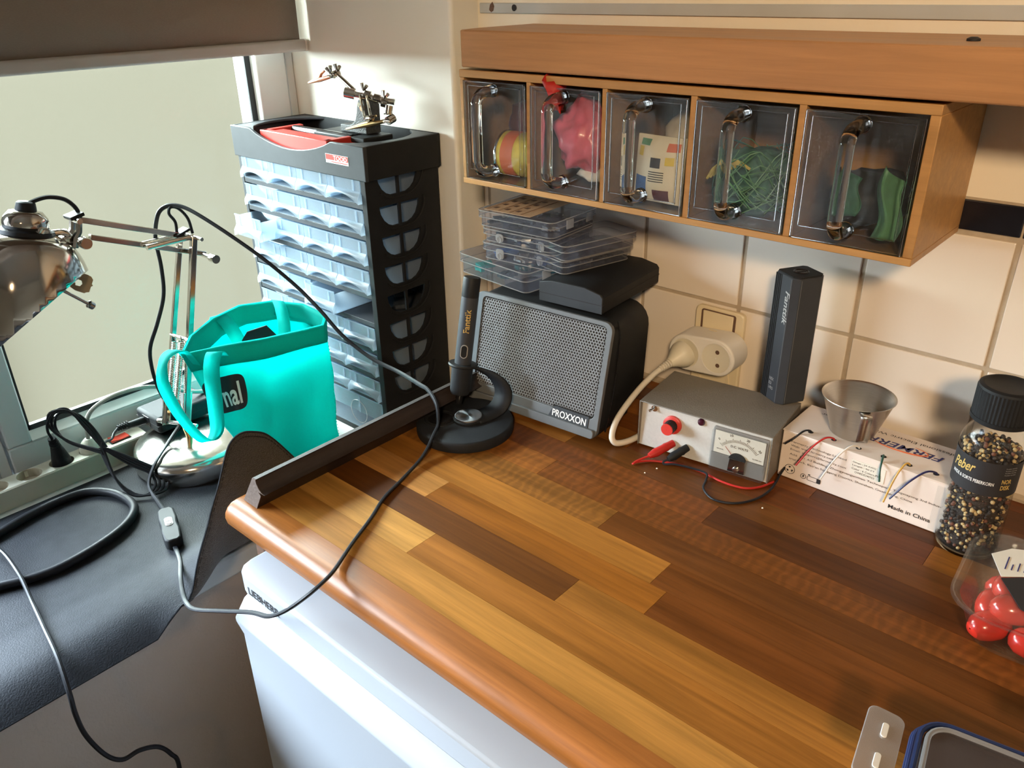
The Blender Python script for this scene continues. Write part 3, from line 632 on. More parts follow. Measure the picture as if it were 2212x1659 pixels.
tm = text_me('TOOD', 1, True); obj('sticker_text', MB().mesh(tm, axisM((.1060,-cap_d-.0012,.4850),(0,-1,0),(1,0,0)) @ fitM(tm,.033,.0066)), M['whiteink'], ls, smooth=0)
obj('sticker_line', MB().box((.100,-cap_d-.0009,.4812),(.1395,-cap_d-.0005,.4824)), M['red'], ls, smooth=0)

# ------------------------------------------------------------------ helping hand on the cabinet
hh = thing('helping_hand', 'soldering helping hand with alligator clips standing on the parts cabinet', 'soldering aid', (-.150,-.118,1.2358))
ho = Vector(hh.location)
H = lambda *p: (Vector(p)-ho)
bs = [(-.188,1.2360),(-.188,1.2480),(-.165,1.2480),(-.156,1.2505),(-.149,1.2570),(-.144,1.2680),(-.141,1.2800),(-.137,1.2880),(-.130,1.2915),(-.123,1.2885),(-.120,1.2800),(-.121,1.2560),(-.122,1.2360)]
obj('cast_base', MB().prism(bs, .030, Matrix(((1,0,0,0),(0,0,1,-.136),(0,1,0,0),(0,0,0,1)))).off(ho), M['castiron'], hh, bevel=.002, seg=2)
obj('cross_bar', MB().cyl(H(-.145,-.150,1.300), H(-.085,-.105,1.285), .0045, n=14), M['chrome'], hh)
obj('knob_end', MB().cyl(H(-.147,-.1515,1.3005), H(-.134,-.142,1.297), .0078, n=18), M['chrome'], hh)
obj('red_rivet', MB().cyl(H(-.1275,-.137,1.277), H(-.1275,-.132,1.277), .0052, n=14), M['copper'], hh)
obj('silver_rivet', MB().cyl(H(-.1335,-.137,1.281), H(-.1335,-.134,1.281), .0040, n=14), M['chrome'], hh)
obj('upper_arm', MB().cyl(H(-.140,-.138,1.302), H(-.192,-.130,1.3235), .0034, n=12), M['chrome'], hh)
def joint(c, ax, r=.0058, h=.011):
    a = Vector(c)-Vector(ax).normalized()*h/2; b = Vector(c)+Vector(ax).normalized()*h/2
    obj('swivel_joint', MB().cyl(a-ho, b-ho, r, n=14).tube([a-ho-Vector((0,0,.001)), a-ho+Vector((0,0,.001))], r*1.15, 12), M['chromedark'], hh)
def wing(c, d):
    c = Vector(c); d = Vector(d).normalized(); s_ = d.cross(Vector((0,1,0))).normalized()
    w_ = MB()
    for k in (-1,1):
        q = [c, c+d*.004+s_*k*.003, c+d*.010+s_*k*.006]
        w_.tube([p-ho for p in q], [.0012,.0022,.0030], 8, flat=None)
    obj('wing_nut', w_, M['chromedark'], hh)
joint((-.193,-.130,1.323),(0,1,.2)); joint((-.1995,-.132,1.3205),(.3,1,0),.0042,.009)
wing((-.186,-.132,1.327),(.25,-.1,1)); wing((-.201,-.134,1.324),(-.4,-.1,1))
for c in ((-.118,-.130,1.296),(-.106,-.122,1.291),(-.096,-.116,1.284)): joint(c,(.7,.5,-.2),.0064,.010)
wing((-.128,-.130,1.302),(.35,0,1)); wing((-.094,-.118,1.292),(.5,0,1))
obj('spring_plate', MB().obox(H(-.121,-.141,1.281),(.0025,.004,.034),Matrix.Rotation(-.18,3,'Y')).obox(H(-.110,-.137,1.280),(.0025,.004,.034),Matrix.Rotation(-.18,3,'Y')), M['chrome'], hh, bevel=.0006)
joint((-.108,-.138,1.263),(0,1,0),.0050,.010); joint((-.083,-.120,1.276),(0,.3,1),.0062,.012); joint((-.078,-.122,1.262),(0,1,.3),.0066,.013)
obj('lens_disc', MB().lathe([(.0001,0),(.0095,.0),(.0100,.001),(.0095,.002),(.0001,.002)], 24, axisM(H(-.074,-.113,1.283),(.3,-1,.2)), False, False), M['clear'], hh)
def croc(tip, root, m):
    t_ = Vector(tip)-ho; r_ = Vector(root)-ho; d = (t_-r_); n_ = d.cross(Vector((0,1,0))).normalized()
    if n_.z < 0: n_ = -n_
    j = MB()
    j.tube([r_, r_+d*.30], [.0030,.0034], 10)
    mid = r_+d*.45
    j.tube([r_+d*.28, mid, t_], [.0034,.0036,.0010], 8)
    j.tube([r_+d*.22+n_*.0105, r_+d*.36+n_*.0085, mid+n_*.0030, t_+n_*.0012], [.0016,.0024,.0030,.0009], 8)
    obj('alligator_clip', j, m, hh)
croc((-.2775,-.125,1.3035),(-.204,-.132,1.3185),M['copper']); croc((-.158,-.148,1.2430),(-.084,-.124,1.2600),M['brass'])
# ------------------------------------------------------------------ desk mat on the sill, front corner curled up
mt = thing('desk_mat', 'black leather desk mat on the sill with one corner curled up', 'desk mat', (-.10,-.80,.7275))
YA, YB, XA, XB = -1.30, -.432, -.335, .072
TOPC = [(-.672,.7288),(-.650,.7310),(-.640,.748),(-.630,.800),(-.611,.856),(-.589,.899),(-.572,.935),(-.562,.948),(-.548,.953),(-.532,.948),(-.512,.934),(-.485,.893),(-.455,.840),(-.432,.790)]
TC = spline([(0,y,z) for y,z in TOPC], 6)
def topz(y):
    for p, q in zip(TC, TC[1:]):
        if p.y <= y <= q.y: return p.z+(q.z-p.z)*(y-p.y)/max(1e-9,q.y-p.y)
    return TC[0].z if y < TC[0].y else TC[-1].z
def SM01(t): t = min(1,max(0,t)); return t*t*(3-2*t)
def LIFT(y): return .042*SM01((y+.650)/.07)
def flat(off):              # the part lying on the sill, drooping a little over its front edge
    def f(u, v):
        y = YA+(YB-YA)*u; x = XA+(XB-XA)*v
        if y > -.70: x = min(x, XB-.014*min(1,(y+.70)/.045))
        k = max(0,(x+.05)/.12); z = .7285+.005*math.sin(min(1,k)*PI)+LIFT(y)*SM01((x+.10)/.158)**2
        z -= .016*max(0,(x-.012)/.060)**2*(1-min(1,max(0,(y+.70)/.045)))
        return Vector((x, y, z+off))
    return f
def flap(off):              # the corner curled up against the end of the worktop
    def f(u, v):
        y = -.656+(YB+.656)*u; zb = .7285+LIFT(y); zt = max(topz(y), zb+.0005); h = zt-zb
        return Vector((XB-.014+.034*(1-(1-v)**2)*min(1,h/.1)-off, y, zb+h*v**1.25+(off if h < .02 else 0)))
    return f
obj('leather_face', MB().grid(flat(.0012), 120, 40).grid(flap(.0012), 90, 16).off(mt.location), M['leather'], mt, smooth=180)
obj('suede_back', MB().grid(flat(-.0010), 120, 40).grid(flap(-.0010), 90, 16).off(mt.location), M['suede'], mt, smooth=180)
F0 = flap(0); G0 = flat(0)
edge = [G0(i/60*.740,1) for i in range(61)] + [F0(i/60,1) for i in range(2,61)]
obj('mat_edge', MB().tube(edge, .0014, 6).off(mt.location), M['leather'], mt)
st = MB(); F1 = flap(-.0016); n_ = 120
for i in range(10, n_, 1):
    if i % 2: continue
    st.tube([F1(i/n_, 1-.006/max(.03,topz(-.656+(YB+.656)*i/n_)-.7285)), F1((i+1.3)/n_, 1-.006/max(.03,topz(-.656+(YB+.656)*(i+1.3)/n_)-.7285))], .0007, 4)
obj('stitching', st.off(mt.location), M['ink'], mt)

# ------------------------------------------------------------------ desk lamp
lm_ = thing('desk_lamp', 'nickel architect desk lamp with springs and a round heavy base', 'desk lamp', (-.269,-.447,.7300))
lo = Vector(lm_.location); L = lambda *p: Vector(p)-lo
obj('lamp_base', MB().lathe([(.098,0),(.1005,.002),(.101,.008),(.1005,.026),(.098,.033),(.092,.038),(.078,.0415),(.045,.044),(.012,.045),(.0005,.045)], 64, cap1=False), M['chrome'], lm_, smooth=60)
obj('base_pad', MB().lathe([(.094,-.0012),(.096,-.0012),(.096,.001),(.094,.001)], 48), M['black'], lm_)
obj('post', MB().cyl((.001,-.008,.040), L(-.268,-.462,.812), .0055, n=16), M['brass'], lm_)
obj('pivot_rod', MB().cyl(L(-.302,-.482,.802), L(-.240,-.452,.802), .0032, n=12).lathe([(.0042,0),(.0042,.008),(.003,.010)],12,axisM(L(-.300,-.481,.802),(-.9,-.44,0))), M['chrome'], lm_)
for c in (L(-.292,-.472,.828), L(-.250,-.458,.830)): obj('hinge_bracket', MB().obox(c, (.003,.014,.062), Matrix.Rotation(-.25,3,'X')), M['chrome'], lm_, bevel=.0008)
obj('spring_lever', MB().tube([L(-.290,-.468,.846), L(-.274,-.462,.820), L(-.268,-.456,.806)], .002, 6).tube([L(-.256,-.466,.850), L(-.262,-.460,.824), L(-.268,-.456,.806)], .002, 6), M['chrome'], lm_)
obj('lower_arm', MB().obox((L(-.290,-.479,.800)+L(-.290,-.390,1.105))/2, (.007,.008,.318), Matrix.Rotation(-math.atan2(.089,.305),3,'X')), M['chromedark'], lm_, bevel=.001)
obj('lower_arm', MB().obox((L(-.252,-.466,.800)+L(-.252,-.388,1.106))/2, (.009,.009,.316), Matrix.Rotation(-math.atan2(.078,.306),3,'X')), M['chromedark'], lm_, bevel=.001)
def helix(a, b, r, n_):
    a = Vector(a); b = Vector(b); d = (b-a); k = d.normalized(); x = k.orthogonal().normalized(); y = k.cross(x); o_ = []
    for i in range(n_*8+1):
        t = i/(n_*8); o_.append(a+d*t+(x*math.cos(2*PI*n_*t)+y*math.sin(2*PI*n_*t))*r)
    return o_
for a, b in (((-.284,-.438,.938),(-.284,-.468,.840)),((-.260,-.438,.943),(-.260,-.468,.845))):
    s_ = MB().tube(helix(L(*a), L(*b), .0042, 34), .0011, 5)
    s_.tube([L(*a)+Vector((0,0,.010)), L(*a)], .0012, 5).tube([L(*b), L(*b)-Vector((0,.002,.010))], .0012, 5)
    obj('spring', s_, M['chrome'], lm_)
obj('spring_bar', MB().cyl(L(-.292,-.438,.947), L(-.248,-.432,.947), .003, n=12), M['chrome'], lm_)
def bar(p, q, w_, m=M['chrome'], nm='upper_arm'):
    p = Vector(p); q = Vector(q); d = (q-p); A = axisM((p+q)/2, d, (1,0,0)).to_3x3()
    return obj(nm, MB().obox((p+q)/2, (w_,w_,d.length), A), m, lm_, bevel=.001)
bar(L(-.270,-.541,1.162), L(-.270,-.385,1.101), .0085, M['chromedark'])
bar(L(-.270,-.533,1.135), L(-.270,-.366,1.069), .0080, M['chromedark'])
for x in (-.281,-.258): obj('elbow_link', MB().cyl(L(x,-.461,1.104), L(x,-.386,1.104), .0042, n=12), M['chrome'], lm_)
obj('elbow_bolt', MB().cyl(L(-.296,-.372,1.070), L(-.236,-.372,1.070), .0036, n=12).cyl(L(-.240,-.372,1.070), L(-.226,-.372,1.070), .0068, n=16), M['chrome'], lm_)
obj('elbow_bolt', MB().cyl(L(-.296,-.386,1.104), L(-.232,-.386,1.104), .0030, n=12), M['chrome'], lm_)
obj('elbow_clip', MB().obox(L(-.270,-.399,1.112), (.020,.024,.004), Matrix.Rotation(.3,3,'X')), M['black'], lm_, bevel=.0008)
# head bracket
for x in (-.281,-.259): obj('head_plate', MB().tube([L(x,-.545,1.163), L(x,-.549,1.148), L(x,-.556,1.140), L(x,-.560,1.128)], [.0045,.0045,.0055,.0055], 8), M['chromedark'], lm_)
obj('head_clip', MB().obox(L(-.270,-.546,1.169), (.026,.020,.005), Matrix.Rotation(.2,3,'X')), M['black'], lm_, bevel=.001)
obj('head_bolt', MB().cyl(L(-.292,-.548,1.164), L(-.248,-.548,1.164), .0040, n=12), M['chrome'], lm_)
obj('head_block', MB().obox(L(-.270,-.562,1.135), (.018,.020,.018), Matrix.Identity(3)), M['chrome'], lm_, bevel=.003)
kn = MB().cyl(L(-.300,-.556,1.138), L(-.238,-.552,1.136), .0035, n=12)
for x0 in (-.244,-.306): kn.lathe([(.0078,0),(.0085,.002),(.0085,.012),(.0075,.014),(.002,.014)], 20, axisM(L(x0,-.553,1.137),(1,0,0)))
obj('clamp_knob', kn, M['chrome'], lm_)
obj('head_tube', MB().tube(spline([L(-.268,-.600,1.152), L(-.268,-.575,1.151), L(-.268,-.563,1.147), L(-.268,-.560,1.138), L(-.268,-.570,1.129), L(-.268,-.590,1.120)],5), .0045, 10), M['chrome'], lm_)
SA = Vector((0,-.25,-.97)).normalized(); SP = Vector((-.272,-.612,1.1545))
SM = axisM(SP-lo, SA, (1,0,0))
prof = [(.022,-.004)]
for i in range(1,17): a = PI/2*i/16; prof.append((.022+(.083-.022)*math.sin(a)**.9, -.004+.098*(1-math.cos(a))))
prof += [(.0835,.115),(.0835,.140),(.083,.165),(.0825,.190),(.082,.215)]
sh_ = MB().lathe(prof, 72, SM, False, False); bm = bmesh.new()
me0 = bpy.data.meshes.new('lamp_shade'); me0.from_pydata(sh_.v, [], sh_.f); bm.from_mesh(me0)
bmesh.ops.bisect_plane(bm, geom=bm.verts[:]+bm.edges[:]+bm.faces[:], plane_co=Vector((0.93049,-0.97475,1.45295))-lo, plane_no=Vector((-0.39942,-0.4322,0.8085)), clear_inner=True)
bmesh.ops.recalc_face_normals(bm, faces=bm.faces); bm.to_mesh(me0); bm.free(); me0.shade_smooth(); me0.materials.append(M['chromedark'])
obj('lamp_shade', me0, M['chromedark'], lm_, solid=.0012)
obj('shade_collar', MB().lathe([(.010,-.030),(.018,-.029),(.0255,-.022),(.0275,-.016),(.0275,-.010),(.034,-.008),(.036,.000),(.033,.006)], 40, SM), M['black'], lm_, smooth=40)
obj('collar_ring', MB().lathe([(.012,-.034),(.020,-.033),(.0265,-.025),(.0285,-.019),(.0282,-.014),(.024,-.014)], 40, SM), M['chromedark'], lm_, smooth=50)
obj('cord_grip', MB().lathe([(.009,-.046),(.0115,-.044),(.013,-.036),(.013,-.031)], 20, SM), M['black'], lm_)
obj('collar_nut', MB().cyl(L(-.262,-.607,1.162), L(-.244,-.598,1.158), .0095, n=20).cyl(L(-.244,-.598,1.158), L(-.242,-.597,1.1577), .006, n=6), M['chrome'], lm_)
obj('shade_rod', MB().cyl(L(-.235,-.605,1.088), L(-.240,-.567,1.050), .0024, n=10).lathe([(.003,0),(.0056,.002),(.0056,.009),(.003,.011)],16,axisM(L(-.240,-.569,1.052),(-.1,.70,-.70))), M['chromedark'], lm_)
obj('head_cord', MB().tube(spline([L(-.270,-.616,1.180), L(-.270,-.610,1.188), L(-.270,-.600,1.195), L(-.270,-.585,1.199), L(-.270,-.570,1.199), L(-.270,-.552,1.192), L(-.270,-.541,1.178), L(-.270,-.538,1.162)],5), .0030, 8), M['cable'], lm_)
obj('elbow_cord', MB().tube(spline([L(*p) for p in [(-.270,-.405,1.111),(-.270,-.404,1.129),(-.270,-.411,1.143),(-.270,-.407,1.152),(-.270,-.395,1.148),(-.270,-.383,1.130),(-.270,-.380,1.106)]],5), .0024, 8), M['cable'], lm_)
c1 = [(-0.270,-0.466,0.800),(-0.261,-0.498,0.780),(-0.235,-0.533,0.772),(-0.226,-0.555,0.745),(-0.190,-0.562,0.734),(-0.140,-0.572,0.737)]
obj('power_cord', MB().tube(spline([L(*p) for p in c1],6), .003, 8, flat=(.0034,.0022)), M['cable'], lm_)
c2 = [(-0.056,-0.603,0.737),(-0.015,-0.617,0.741),(0.020,-0.634,0.747),(0.050,-0.648,0.746),(0.078,-0.657,0.746),(0.110,-0.660,0.756),(0.171,-0.655,0.786),(0.241,-0.652,0.823),(0.290,-0.657,0.850),(0.322,-0.654,0.874),(0.345,-0.643,0.897),(0.352,-0.626,0.908),(0.342,-0.602,0.9055),(0.319,-0.561,0.9035),(0.298,-0.517,0.9032),(0.278,-0.480,0.9032),(0.263,-0.435,0.9032),(0.250,-0.391,0.908),(0.236,-0.358,0.9195),(0.222,-0.336,0.9225),(0.206,-0.322,0.940),(0.180,-0.312,0.949),(0.155,-0.306,0.948),(0.090,-0.287,0.940),(0.030,-0.290,0.947),(-0.020,-0.300,0.973),(-0.060,-0.308,1.008),(-0.100,-0.317,1.039),(-0.140,-0.341,1.080),(-0.180,-0.365,1.114),(-0.220,-0.383,1.139),(-0.250,-0.394,1.152),(-0.270,-0.405,1.155),(-0.282,-0.416,1.149),(-0.289,-0.423,1.134),(-0.299,-0.427,1.101),(-0.300,-0.427,1.057),(-0.300,-0.433,1.012),(-0.300,-0.452,0.971),(-0.302,-0.472,0.933),(-0.302,-0.477,0.898),(-0.306,-0.473,0.858),(-.312,-.462,.825),(-.325,-.45,.812)]
obj('power_cord', MB().tube(spline([L(*p) for p in c2],6), .003, 8, flat=(.0033,.0022)), M['cable'], lm_)
sw = MB(); SWM = axisM(L(-.098,-.5875,.7315), (0,0,1), Vector((.09,-.033,0)))
swp = [(-.046,-.007),(-.040,-.0115),(-.016,-.0130),(0,-.0115),(.016,-.0130),(.040,-.0115),(.046,-.007),(.046,.007),(.040,.0115),(.016,.0130),(0,.0115),(-.016,.0130),(-.040,.0115),(-.046,.007)]
so = obj('inline_switch', MB().prism(swp, .0175, SWM), M['black'], lm_, bevel=.003, seg=3)
obj('rocker_frame', MB().prism(rrect(.022,.011,.005), .0012, SWM @ Matrix.Translation((-.004,0,.0172))), M['whiteink'], so)
obj('rocker', MB().prism(rrect(.019,.0085,.0042), .0022, SWM @ Matrix.Translation((-.004,0,.0172))), M['blackgloss'], so)
obj('rocker_mark', MB().prism(rrect(.007,.0065,.001), .0006, SWM @ Matrix.Translation((-.006,0,.0193))), M['whiteink'], so)
# bread clip hooked on the shade
bc = thing('bread_clip', 'tan plastic bread bag clip hooked on the lamp shade', 'clip', (-.232,-.572,1.085))
bp_ = [(-.012,.011),(-.006,.0135),(.004,.0135),(.009,.0125),(.0125,.009),(.0125,.003),(.0145,.001),(.0125,-.001),(.0125,-.009),(.009,-.0105),(.007,-.0125),(-.005,-.0125),(-.0125,-.010),(-.0125,-.004),(-.008,-.002),(-.007,-.0055),(-.001,-.005),(.001,-.001),(-.001,.003),(-.006,.0035),(-.008,.001),(-.0125,.003)]
obj('clip_plate', MB().prism(bp_, .0012, axisM((0,0,0),(.76,-.55,.34),(.55,.75,-.45))), M['tan'], bc, smooth=0)

# ------------------------------------------------------------------ power strip
ps = thing('power_strip', 'white power strip with a red lit switch along the window', 'power strip', (-.374,-.66,.7275))
po = Vector(ps.location)
SX, SH = .021, .0345
sock_y = [.083, .035, -.015, -.065]
bm = bmesh.new(); ee = []
def _loop(pts):
    vv = [bm.verts.new((x,y,SH)) for x,y in pts]
    for i in range(len(vv)): ee.append(bm.edges.new((vv[i], vv[(i+1)%len(vv)])))
    return vv
outer = _loop(rrect(2*SX-.004,.341,.005,4))
for y in sock_y: _loop([(.0186*math.cos(a), y+.0186*math.sin(a)) for a in [2*PI*i/32 for i in range(32)]])
bmesh.ops.triangle_fill(bm, edges=ee, use_beauty=True)
sb_ = MB(); bm.verts.index_update(); sb_.add([v.co for v in bm.verts], [tuple(v.index for v in f.verts) for f in bm.faces]); bm.free()
lv = [rrect(2*SX,.345,.006,4), rrect(2*SX,.345,.006,4), rrect(2*SX-.004,.341,.005,4)]; zz = [0, SH-.002, SH]; n = len(lv[0])
sb_.add([(x,y,z) for l,z in zip(lv,zz) for x,y in l], [(k*n+i,k*n+(i+1)%n,(k+1)*n+(i+1)%n,(k+1)*n+i) for k in range(2) for i in range(n)]+[tuple(range(n-1,-1,-1))])
obj('strip_body', sb_, M['stripwhite'], ps, smooth=40)
for k, y in enumerate(sock_y):
    s_ = obj('socket_well', MB().lathe([(.0187,.0),(.0180,-.0145),(.0002,-.0145)], 32, MM((0,y,SH)), False, False), M['socket'], ps, smooth=40)
    for q in (-1,1): obj('pin_hole', MB().lathe([(.0026,-.0141),(.0001,-.0141)], 12, MM((.0,y+q*.0095,SH)), False, False), M['ink'], s_)
    for q in (-1,1): obj('earth_clip', MB().box((q*.0174-.0009,y-.0025,SH-.012),(q*.0174+.0009,y+.0025,SH-.001)), M['chrome'], s_)
so = obj('switch_frame', MB().box((-.0105,.113,SH-.001),(.0105,.147,SH+.0012)), M['ink'], ps, bevel=.0006)
obj('switch_rocker', MB().prism([(-.015,.0),(.015,.0),(.015,.0030),(0,.0018),(-.015,.0050)], .018, Matrix(((0,0,1,-.009),(1,0,0,.130),(0,1,0,SH+.0008),(0,0,0,1)))), M['redlamp'], so, bevel=.0006)
obj('strip_cord', MB().tube(spline([Vector(p)-po for p in [(-.374,-.577,.782),(-.374,-.575,.800),(-.370,-.570,.822),(-.363,-.556,.839),(-.352,-.525,.852),(-.347,-.481,.850),(-.343,-.445,.837),(-.338,-.412,.818),(-.336,-.378,.806),(-.33,-.34,.80)]],6), .0034, 8), M['greycable'], ps)
obj('strip_plug', MB().lathe([(.0175,0),(.0175,.012),(.012,.022),(.006,.028)], 24, MM((0,sock_y[0],SH-.006))), M['stripwhite'], ps)

# black plug and bundled cable
bp = thing('bundled_cable', 'black power cable tied in a bundle and plugged into the power strip', 'cable', (-.345,-.62,.763))
bo_ = Vector(bp.location); B_ = lambda *p: Vector(p)-bo_
obj('plug', MB().tube([B_(-.374,-.6250,.7495), B_(-.3735,-.6252,.768), B_(-.367,-.628,.788), B_(-.361,-.6305,.800)], [.0150,.0140,.0100,.0078], 14).tube([B_(-.361,-.6305,.800), B_(-.353,-.6345,.818)], [.0075,.0055], 10), M['black'], bp)
rib = MB()
for k in range(4): rib.tube([B_(-.3590,-.6315,.8040+.0036*k)+Vector((.0016*k,-.0008*k,0)), B_(-.3582,-.6319,.8058+.0036*k)+Vector((.0016*k,-.0008*k,0))], .0078-.0005*k, 12)
obj('strain_relief', rib, M['black'], bp)
cb = MB()
knot = Vector((-.292,-.585,.800))
for k in range(4):
    d = .0042*k
    up = [(-.353,-.6345,.818),(-.348,-.638,.835),(-.345,-.634,.852),(-.341,-.620,.866),(-.334,-.604+d,.862),(-.316,-.594+d*.6,.832),(knot.x+d*.6,knot.y+d*.4,knot.z)] if k==0 else \
         [(knot.x-.004+d*.5,knot.y-.004,knot.z-.002*k),(-.325-d,-.618,.815-d*.4),(-.346-d*.3,-.638+d,.842-d*.5),(-.346+d*.2,-.634+d*1.4,.866-d*.6),(-.332+d*.3,-.612+d*1.2,.867-d),(-.312,-.598+d,.836-d*.3),(knot.x+d*.5,knot.y+d*.3,knot.z+.001*k)]
    cb.tube(spline([B_(*p) for p in up],5), .0021, 7)
    dn = [(knot.x+d*.5,knot.y+d*.3,knot.z),(-.262+d,-.563+d*1.3,.772),(-.238+d*1.2,-.545+d*1.4,.756-d*.4),(-.218+d*.8,-.548+d,.744-d*.6),(-.215+d*.7,-.566+d*.8,.736),(-.232+d*.2,-.583+d*.4,.738),(-.258-d*.2,-.590,.760),(knot.x-d*.4,knot.y-d*.3,knot.z)]
    cb.tube(spline([B_(*p) for p in dn],5), .0021, 7)
cb.tube(spline([B_(*p) for p in [(knot.x,knot.y,knot.z),(-.305,-.575,.802),(-.330,-.556,.790),(-.342,-.546,.792),(-.350,-.535,.794)]],5), .0021, 7)
obj('cable_loops', cb, M['cable'], bp)
obj('cable_tie', MB().tube([knot-bo_+Vector((.011*math.cos(a)*.7,.011*math.cos(a)*-.5,.0105*math.sin(a))) for a in [2*PI*i/18 for i in range(18)]], .0010, 5, closed=True), M['ink'], bp)
bj = MB().tube([B_(-.350,-.536,.794), B_(-.3505,-.520,.792), B_(-.351,-.505,.790), B_(-.352,-.488,.789)], [.0036,.0052,.0068,.0070], 10)
for k in range(5): bj.tube([B_(-.350,-.536+.004*k,.794), B_(-.350,-.5345+.004*k,.794)], .0052+.0003*k, 10)
obj('appliance_plug', bj, M['black'], bp)

# power brick
ad = thing('power_brick', 'black power adapter brick lying behind the lamp base', 'adapter', (-.348,-.435,.7752), rz=.04)
obj('brick_shell', MB().box((-.033,-.054,0),(.040,.052,.030)), M['blackmat'], ad, bevel=.006, seg=3)
obj('brick_seam', MB().box((-.0333,-.0543,.0145),(.0403,.0523,.0155)), M['ink'], ad, smooth=0)
obj('inlet', MB().box((-.012,-.0548,.006),(.012,-.050,.024)), M['blackgloss'], ad, bevel=.001)
obj('output_lead', MB().tube(spline([(.02,.050,.012),(.024,.066,.012),(.020,.085,.004),(.005,.10,-.02)],5), [.005]*2+[.0026]*14, 8), M['cable'], ad)

# thick cable lying on the mat, thin cable hanging over its edge
tk = obj('thick_cable', MB().tube(spline([(-.265,-.83,.7365),(-.286,-.755,.7365),(-.298,-.712,.7365),(-.303,-.669,.7365),(-.297,-.628,.7365),(-.268,-.602,.7365),(-.229,-.592,.7365),(-.190,-.598,.7370),(-.160,-.627,.7370),(-.142,-.674,.7370),(-.135,-.730,.7365),(-.143,-.769,.7365),(-.157,-.80,.7365),(-.18,-.86,.7365)],8), .0066, 12), M['cable'])
tag(tk, 'thick black cable lying in a loop on the leather mat', 'cable')
hg = obj('hanging_cord', MB().tube(spline([(-.36,-.86,.752),(-.313,-.800,.748),(-.235,-.775,.7475),(-.151,-.776,.7475),(-.088,-.784,.7365),(-.021,-.794,.7390),(.040,-.803,.7385),(.082,-.812,.718),(.090,-.815,.690),(.090,-.812,.652),(.092,-.800,.610),(.095,-.785,.590),(.100,-.765,.592),(.104,-.745,.583),(.106,-.733,.560),(.106,-.728,.53),(.10,-.74,.42),(.09,-.76,.25),(.08,-.78,.02)],7), .0029, 8), M['cable'])
tag(hg, 'thin black cord draped over the mat and hanging below the sill', 'cable')

# ------------------------------------------------------------------ teal tote bag
bg_ = thing('tote_bag', 'teal non-woven tote bag with black print standing behind the lamp', 'bag', (-.18,-.32,.7275))
go = Vector(bg_.location)
RIM = [(-.180,-.478,.957),(-.150,-.425,.962),(-.122,-.370,.963),(-.112,-.310,.960),(-.110,-.272,.957),(-.130,-.250,.962),(-.185,-.256,.970),(-.235,-.285,.972),(-.258,-.330,.972),(-.250,-.385,.968),(-.222,-.440,.962)]
BASE = [(-.168,-.405,.7305),(-.142,-.418,.7305),(-.126,-.395,.7305),(-.128,-.305,.7285),(-.128,-.256,.7285),(-.155,-.246,.7285),(-.200,-.246,.7285),(-.238,-.250,.7285),(-.238,-.290,.7285),(-.235,-.325,.7285),(-.222,-.345,.7285)]
NR = len(RIM)
def bagpt(s_, t, off=0.0):
    s_ = s_ % 1.0; k = s_*NR; i = int(k) % NR; f = k-int(k); j = (i+1) % NR
    r = Vector(RIM[i])*(1-f)+Vector(RIM[j])*f; b = Vector(BASE[i])*(1-f)+Vector(BASE[j])*f
    p = b*(1-t)+r*t
    c = Vector((-.183,-.32,p.z)); d = (p-c); d.z = 0; d.normalize()
    w_ = .004*math.sin(PI*t)*math.sin(s_*31+t*3)+.004*noise.noise(Vector((s_*20,t*6,1)))*math.sin(PI*min(1,t*1.1))
    return p+d*(w_+off)
obj('bag_body', MB().grid(lambda u,v: bagpt(u,v), 88, 20).off(go), M['teal'], bg_, smooth=60, solid=.0012)
obj('bag_bottom', MB().prism([(p[0],p[1]) for p in BASE], .0012, z0=.7283).off(go), M['teal'], bg_)
obj('hem', MB().grid(lambda u,v: bagpt(u,.865+.142*v,.0014), 88, 4).off(go), M['teal_hem'], bg_, smooth=60, solid=.0010)
obj('hem_inside', MB().grid(lambda u,v: bagpt(u,.865+.142*v,-.0016), 88, 4).off(go), M['teal_hem'], bg_, smooth=60, solid=.0008)
ss = MB()
for (s0, t0, t1) in ((4.1/NR,.02,.99),(4.1/NR+.004,.02,.99),(7.2/NR,.4,.99)):
    for k in range(34):
        t = t0+(t1-t0)*k/34; a = bagpt(s0, t, .0018); b = bagpt(s0+.007, t, .0018); ss.tube([a,b], .0005, 4)
for k in range(110):
    s0 = k/110; ss.tube([bagpt(s0,.872,.0024), bagpt(s0+.005,.872,.0024)], .0004, 4)
obj('stitch_marks', ss.off(go), M['teal_hem'], bg_, kind='stuff')
def ribbon(pts, wv, w_=.024):
    P = spline(pts, 6); n = len(P); vs = []; fs = []
    for i, p in enumerate(P):
        k = i/(n-1)*(len(wv)-1); a = int(min(k,len(wv)-2)); f = k-a; w2 = (Vector(wv[a])*(1-f)+Vector(wv[a+1])*f).normalized()*w_/2
        vs += [p-w2, p+w2]
    for i in range(n-1): fs.append((2*i,2*i+1,2*i+3,2*i+2))
    return MB().add(vs, fs)
obj('strap', ribbon([(-.172,-.466,.940),(-.178,-.480,.965),(-.172,-.503,.968),(-.160,-.520,.957),(-.150,-.527,.929),(-.138,-.517,.879),(-.126,-.496,.836),(-.120,-.478,.846),(-.124,-.470,.885),(-.130,-.462,.940),(-.134,-.450,.964),(-.146,-.435,.950)],
    [(1,.3,0),(1,.6,0),(1,.2,.4),(.9,.4,.1),(1,.3,.5),(.9,.5,.2),(.7,.6,.1),(.8,.8,.0),(.7,.7,0)]).off(go), M['teal'], bg_, solid=.0014, smooth=60)
obj('strap', ribbon([(-.222,-.278,.948),(-.222,-.280,.975),(-.205,-.285,.968),(-.196,-.290,.935),(-.195,-.300,.90)], [(1,.4,0),(1,.4,0),(1,.4,0)]).off(go), M['teal'], bg_, solid=.0014, smooth=60)
